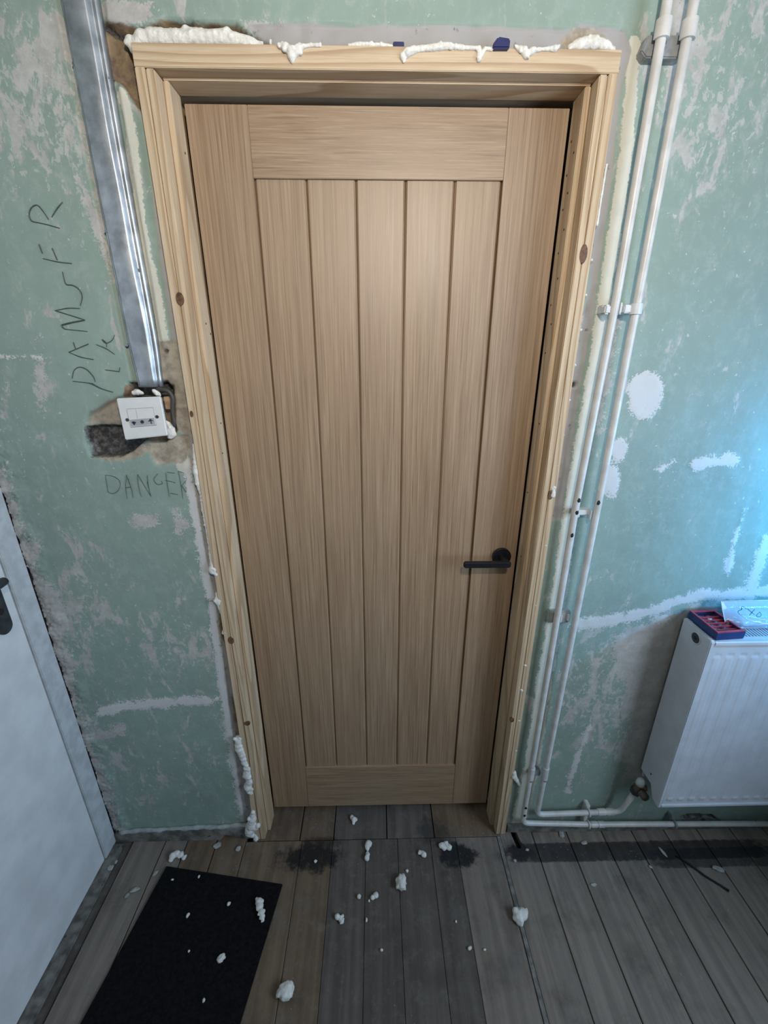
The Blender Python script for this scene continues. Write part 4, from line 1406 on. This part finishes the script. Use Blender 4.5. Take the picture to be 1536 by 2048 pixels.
# blue packers and white dowel on the head
pk = prism('plastic_packer', [(W(985, 98, -0.02).x, W(985, 99, -0.02).z), (W(1018, 99, -0.02).x, W(1018, 99, -0.02).z), (W(1020, 80, -0.02).x, W(1021, 79, -0.02).z), (W(996, 74, -0.02).x, W(996, 75, -0.02).z), (W(985, 90, -0.02).x, W(985, 90, -0.02).z)], 1, -0.024, 0.03, M['navy'], None, 0.002)
tag(pk, 'navy blue plastic packer standing proud of the pine head', 'packer')
pk2 = box('plastic_packer', (W(786, 95, -0.004).x, -0.008, 2.0625), (W(808, 95, -0.004).x, 0.04, 2.072), M['navy'], None, 0.001)
tag(pk2, 'navy blue plastic packer lying flush above the pine head', 'packer')
dw = cyl('white_dowel', W(541, 90, -0.003), W(541, 79, -0.004), 0.0025, M['clip_white'], None, 10, 0.0006)
tag(dw, 'tiny white plastic pin at the end of the thick foam fill', 'pin')

# ---- foam crumbs and plaster scraps on the floor: photo position, half sizes in px, turn, name/label/group
GB, GM, GP = 'foam crumbs on the boards', 'foam crumbs on the black mat', 'plaster scraps along the wall foot'
crumbs = [
    (355, 1717, 15, 9, -10, 'foam_crumb', 'curved white foam crumb at the corner of the black mat', None),
    (522, 1824, 8, 22, -12, 'foam_crumb', 'long curved white foam crumb on the black mat', None),
    (443, 1920, 8, 9, 40, 'foam_crumb', 'grey white foam crumb in the middle of the black mat', None),
    (573, 1987, 16, 22, 15, 'foam_crumb', 'large ragged foam crumb on the brown board beside the black mat', None),
    (802, 1770, 10, 19, 5, 'foam_crumb', 'oval white foam crumb on the dark boards before the door', None),
    (706, 1641, 6, 10, 10, 'foam_crumb', 'small foam crumb on the threshold boards under the door', None),
    (735, 1705, 6, 17, 4, 'foam_crumb', 'dumbbell shaped foam crumb just outside the threshold', None),
    (845, 1710, 8, 6, -30, 'foam_crumb', 'small foam crumb beside the bubbly one at the black stain', None),
    (890, 1696, 10, 8, 0, 'foam_crumb', 'bubbly foam crumb at the edge of the black stain', None),
    (746, 1797, 10, 5, 35, 'foam_crumb', 'slanting comma shaped foam crumb on the dark boards', None),
    (718, 1795, 4, 6, 0, 'foam_crumb', 'tiny white foam crumb on the bare boards', GB),
    (680, 1840, 9, 8, 20, 'foam_crumb', 'crumbled foam cluster on the dark boards', None),
    (1041, 1836, 13, 15, 25, 'foam_crumb', 'chunky white foam crumb on the pale floor strip', None),
    (939, 1898, 5, 5, 30, 'foam_crumb', 'tiny white foam crumb on the bare boards', GB),
    (969, 1900, 3, 3, 0, 'foam_crumb', 'tiny white foam crumb on the bare boards', GB),
    (631, 1724, 3, 4, 0, 'foam_crumb', 'tiny white foam crumb on the bare boards', GB),
    (733, 1841, 2, 6, 0, 'foam_crumb', 'tiny white foam crumb on the bare boards', GB),
    (814, 1743, 3, 4, 0, 'foam_crumb', 'tiny white foam crumb on the bare boards', GB),
    (912, 1844, 2, 4, 0, 'foam_crumb', 'tiny white foam crumb on the bare boards', GB),
    (763, 1901, 3, 4, 0, 'foam_crumb', 'tiny white foam crumb on the bare boards', GB),
    (376, 1832, 3, 6, -20, 'foam_crumb', 'tiny pale crumb scattered on the black mat', GM),
    (458, 1809, 4, 4, 40, 'foam_crumb', 'tiny pale crumb scattered on the black mat', GM),
    (408, 2002, 3, 5, 0, 'foam_crumb', 'tiny pale crumb scattered on the black mat', GM),
    (378, 1903, 2, 3, 0, 'foam_crumb', 'tiny pale crumb scattered on the black mat', GM),
    (398, 1754, 2, 4, 0, 'foam_crumb', 'tiny pale crumb scattered on the black mat', GM),
    (345, 1760, 3, 2, 0, 'foam_crumb', 'tiny pale crumb scattered on the black mat', GM),
    (435, 1692, 8, 6, 20, 'plaster_scrap', 'grey plaster scrap by the broken end of the render strip', None),
    (477, 1698, 5, 7, -15, 'plaster_scrap', 'small plaster scrap just left of the foam by the jamb foot', None),
    (221, 1737, 6, 6, 0, 'plaster_scrap', 'plaster scrap in the dirt along the white door threshold', None),
    (232, 1724, 3, 4, 0, 'plaster_scrap', 'plaster scrap lying at the foot of the wall', GP),
    (270, 1780, 8, 5, 20, 'plaster_scrap', 'flat plaster scrap on the boards between white door and mat', None),
    (311, 1747, 3, 8, -30, 'plaster_scrap', 'thin splinter of plaster beside the black mat edge', None),
    (254, 1792, 4, 6, -30, 'plaster_scrap', 'thin plaster flake on the first board beside the white door', None),
    (1123, 1669, 5, 8, -25, 'plaster_scrap', 'curled plaster flake hanging at the strip below the level pipes', None),
    (1168, 1686, 6, 4, 0, 'plaster_scrap', 'plaster scrap on the dark band below the pipe clip', None),
    (1325, 1704, 3, 11, 15, 'plaster_scrap', 'thin pale sliver on the dark band below the radiator', None),
    (1437, 1739, 10, 6, -20, 'plaster_scrap', 'flat pale scrap on the boards in front of the radiator', None),
    (1301, 1734, 4, 3, -40, 'plaster_scrap', 'small white chip on the seam in front of the radiator', None),
    (1187, 1770, 6, 4, 0, 'plaster_scrap', 'pale scrap beside the chalky scratch on the boards', None),
    (1055, 1700, 4, 3, 0, 'plaster_scrap', 'plaster scrap lying at the foot of the wall', GP),
    (1030, 1722, 3, 4, 0, 'plaster_scrap', 'plaster scrap lying at the foot of the wall', GP),
]
M['scrap'] = simple('plaster_scrap', (0.42, 0.41, 0.38), 0.8, 0, 0.15, 80, 0.4)
# the bigger crumbs keep their bent shapes: (x, y, radius) chains in photo pixels on the floor
chains = {522: [(519, 1808, 7), (520, 1816, 7), (523, 1828, 6), (525, 1836, 5), (526, 1842, 3)],
          355: [(343, 1722, 4), (346, 1715, 6), (354, 1711, 6), (363, 1712, 5), (368, 1718, 4)],
          735: [(737, 1691, 6), (735, 1699, 4), (735, 1710, 4), (734, 1719, 5)],
          746: [(752, 1793, 5), (745, 1797, 4), (738, 1803, 2)],
          890: [(883, 1694, 5), (891, 1691, 5), (898, 1698, 5), (888, 1699, 4)],
          680: [(675, 1836, 5), (681, 1841, 4), (685, 1834, 3), (684, 1845, 4)],
          706: [(704, 1637, 4), (708, 1642, 5), (707, 1648, 3)],
          1041: [(1036, 1838, 10), (1044, 1833, 10), (1051, 1827, 5), (1038, 1846, 7)],
          845: [(840, 1707, 4), (848, 1712, 5)]}


def floor_chain(name, ch, z):
    bm = bmesh.new()
    rng_ = random.Random(int(ch[0][0]))
    mn = 1
    for px, py, r in ch:
        p = F(px, py, z)
        rr = r * (F(px + 1, py, z) - p).length * 1.1
        mn = min(mn, rr)
        bmesh.ops.create_icosphere(bm, subdivisions=2, radius=rr, matrix=Matrix.Translation(p + Vector((0, 0, rr * 0.75))))
        for k in range(4):
            j = Vector((rng_.uniform(-1, 1), rng_.uniform(-1, 1), rng_.uniform(0.2, 0.9))) * rr * 0.8
            bmesh.ops.create_icosphere(bm, subdivisions=2, radius=rr * rng_.uniform(0.35, 0.6), matrix=Matrix.Translation(p + Vector((0, 0, rr * 0.5)) + j))
    for v in bm.verts:
        v.co.z = max(z, v.co.z)
    o = from_bm(name, bm, M['foam'], None, origin=F(ch[0][0], ch[0][1], z))
    md = o.modifiers.new('weld', 'REMESH')
    md.mode = 'VOXEL'
    md.voxel_size = max(0.0008, mn * 0.3)
    md.use_smooth_shade = True
    o.modifiers.new('soften', 'SMOOTH').iterations = 3
    return o


for i, (px, py, hx, hy, rot, nm, lab, grp) in enumerate(crumbs):
    on_mat = 'on the black mat' in lab
    z = 0.0042 if on_mat else -0.0005
    p = F(px, py, z)
    sx = (F(px + 1, py, z) - p).length
    sy = (F(px, py + 1, z) - p).length
    rx, ry = hx * sx, hy * sy * 0.85
    rz = min(rx, ry) * (0.75 if nm == 'foam_crumb' else 0.3)
    if px in chains:
        tag(floor_chain(nm, chains[px], z), lab, 'crumb', grp)
        continue
    o = lump(nm, p, rx, ry, rz, M['foam'] if nm == 'foam_crumb' else M['scrap'], None, math.radians(rot), i + 1, 0.42, 3 if hx > 5 else 2, 1.7)
    tag(o, lab, 'crumb' if nm == 'foam_crumb' else 'scrap', grp)

# dark strand and chalk scratch on the boards
sd = tube('black_strip', [F(1352, 1712, 0.003), F(1378, 1728, 0.003), F(1410, 1752, 0.003), F(1440, 1770, 0.003), F(1458, 1782, 0.003)], [0.002, 0.003, 0.003, 0.003, 0.004], M['black'], None, 8)
tag(sd, 'thin black strand lying on the boards near the radiator', 'strip')
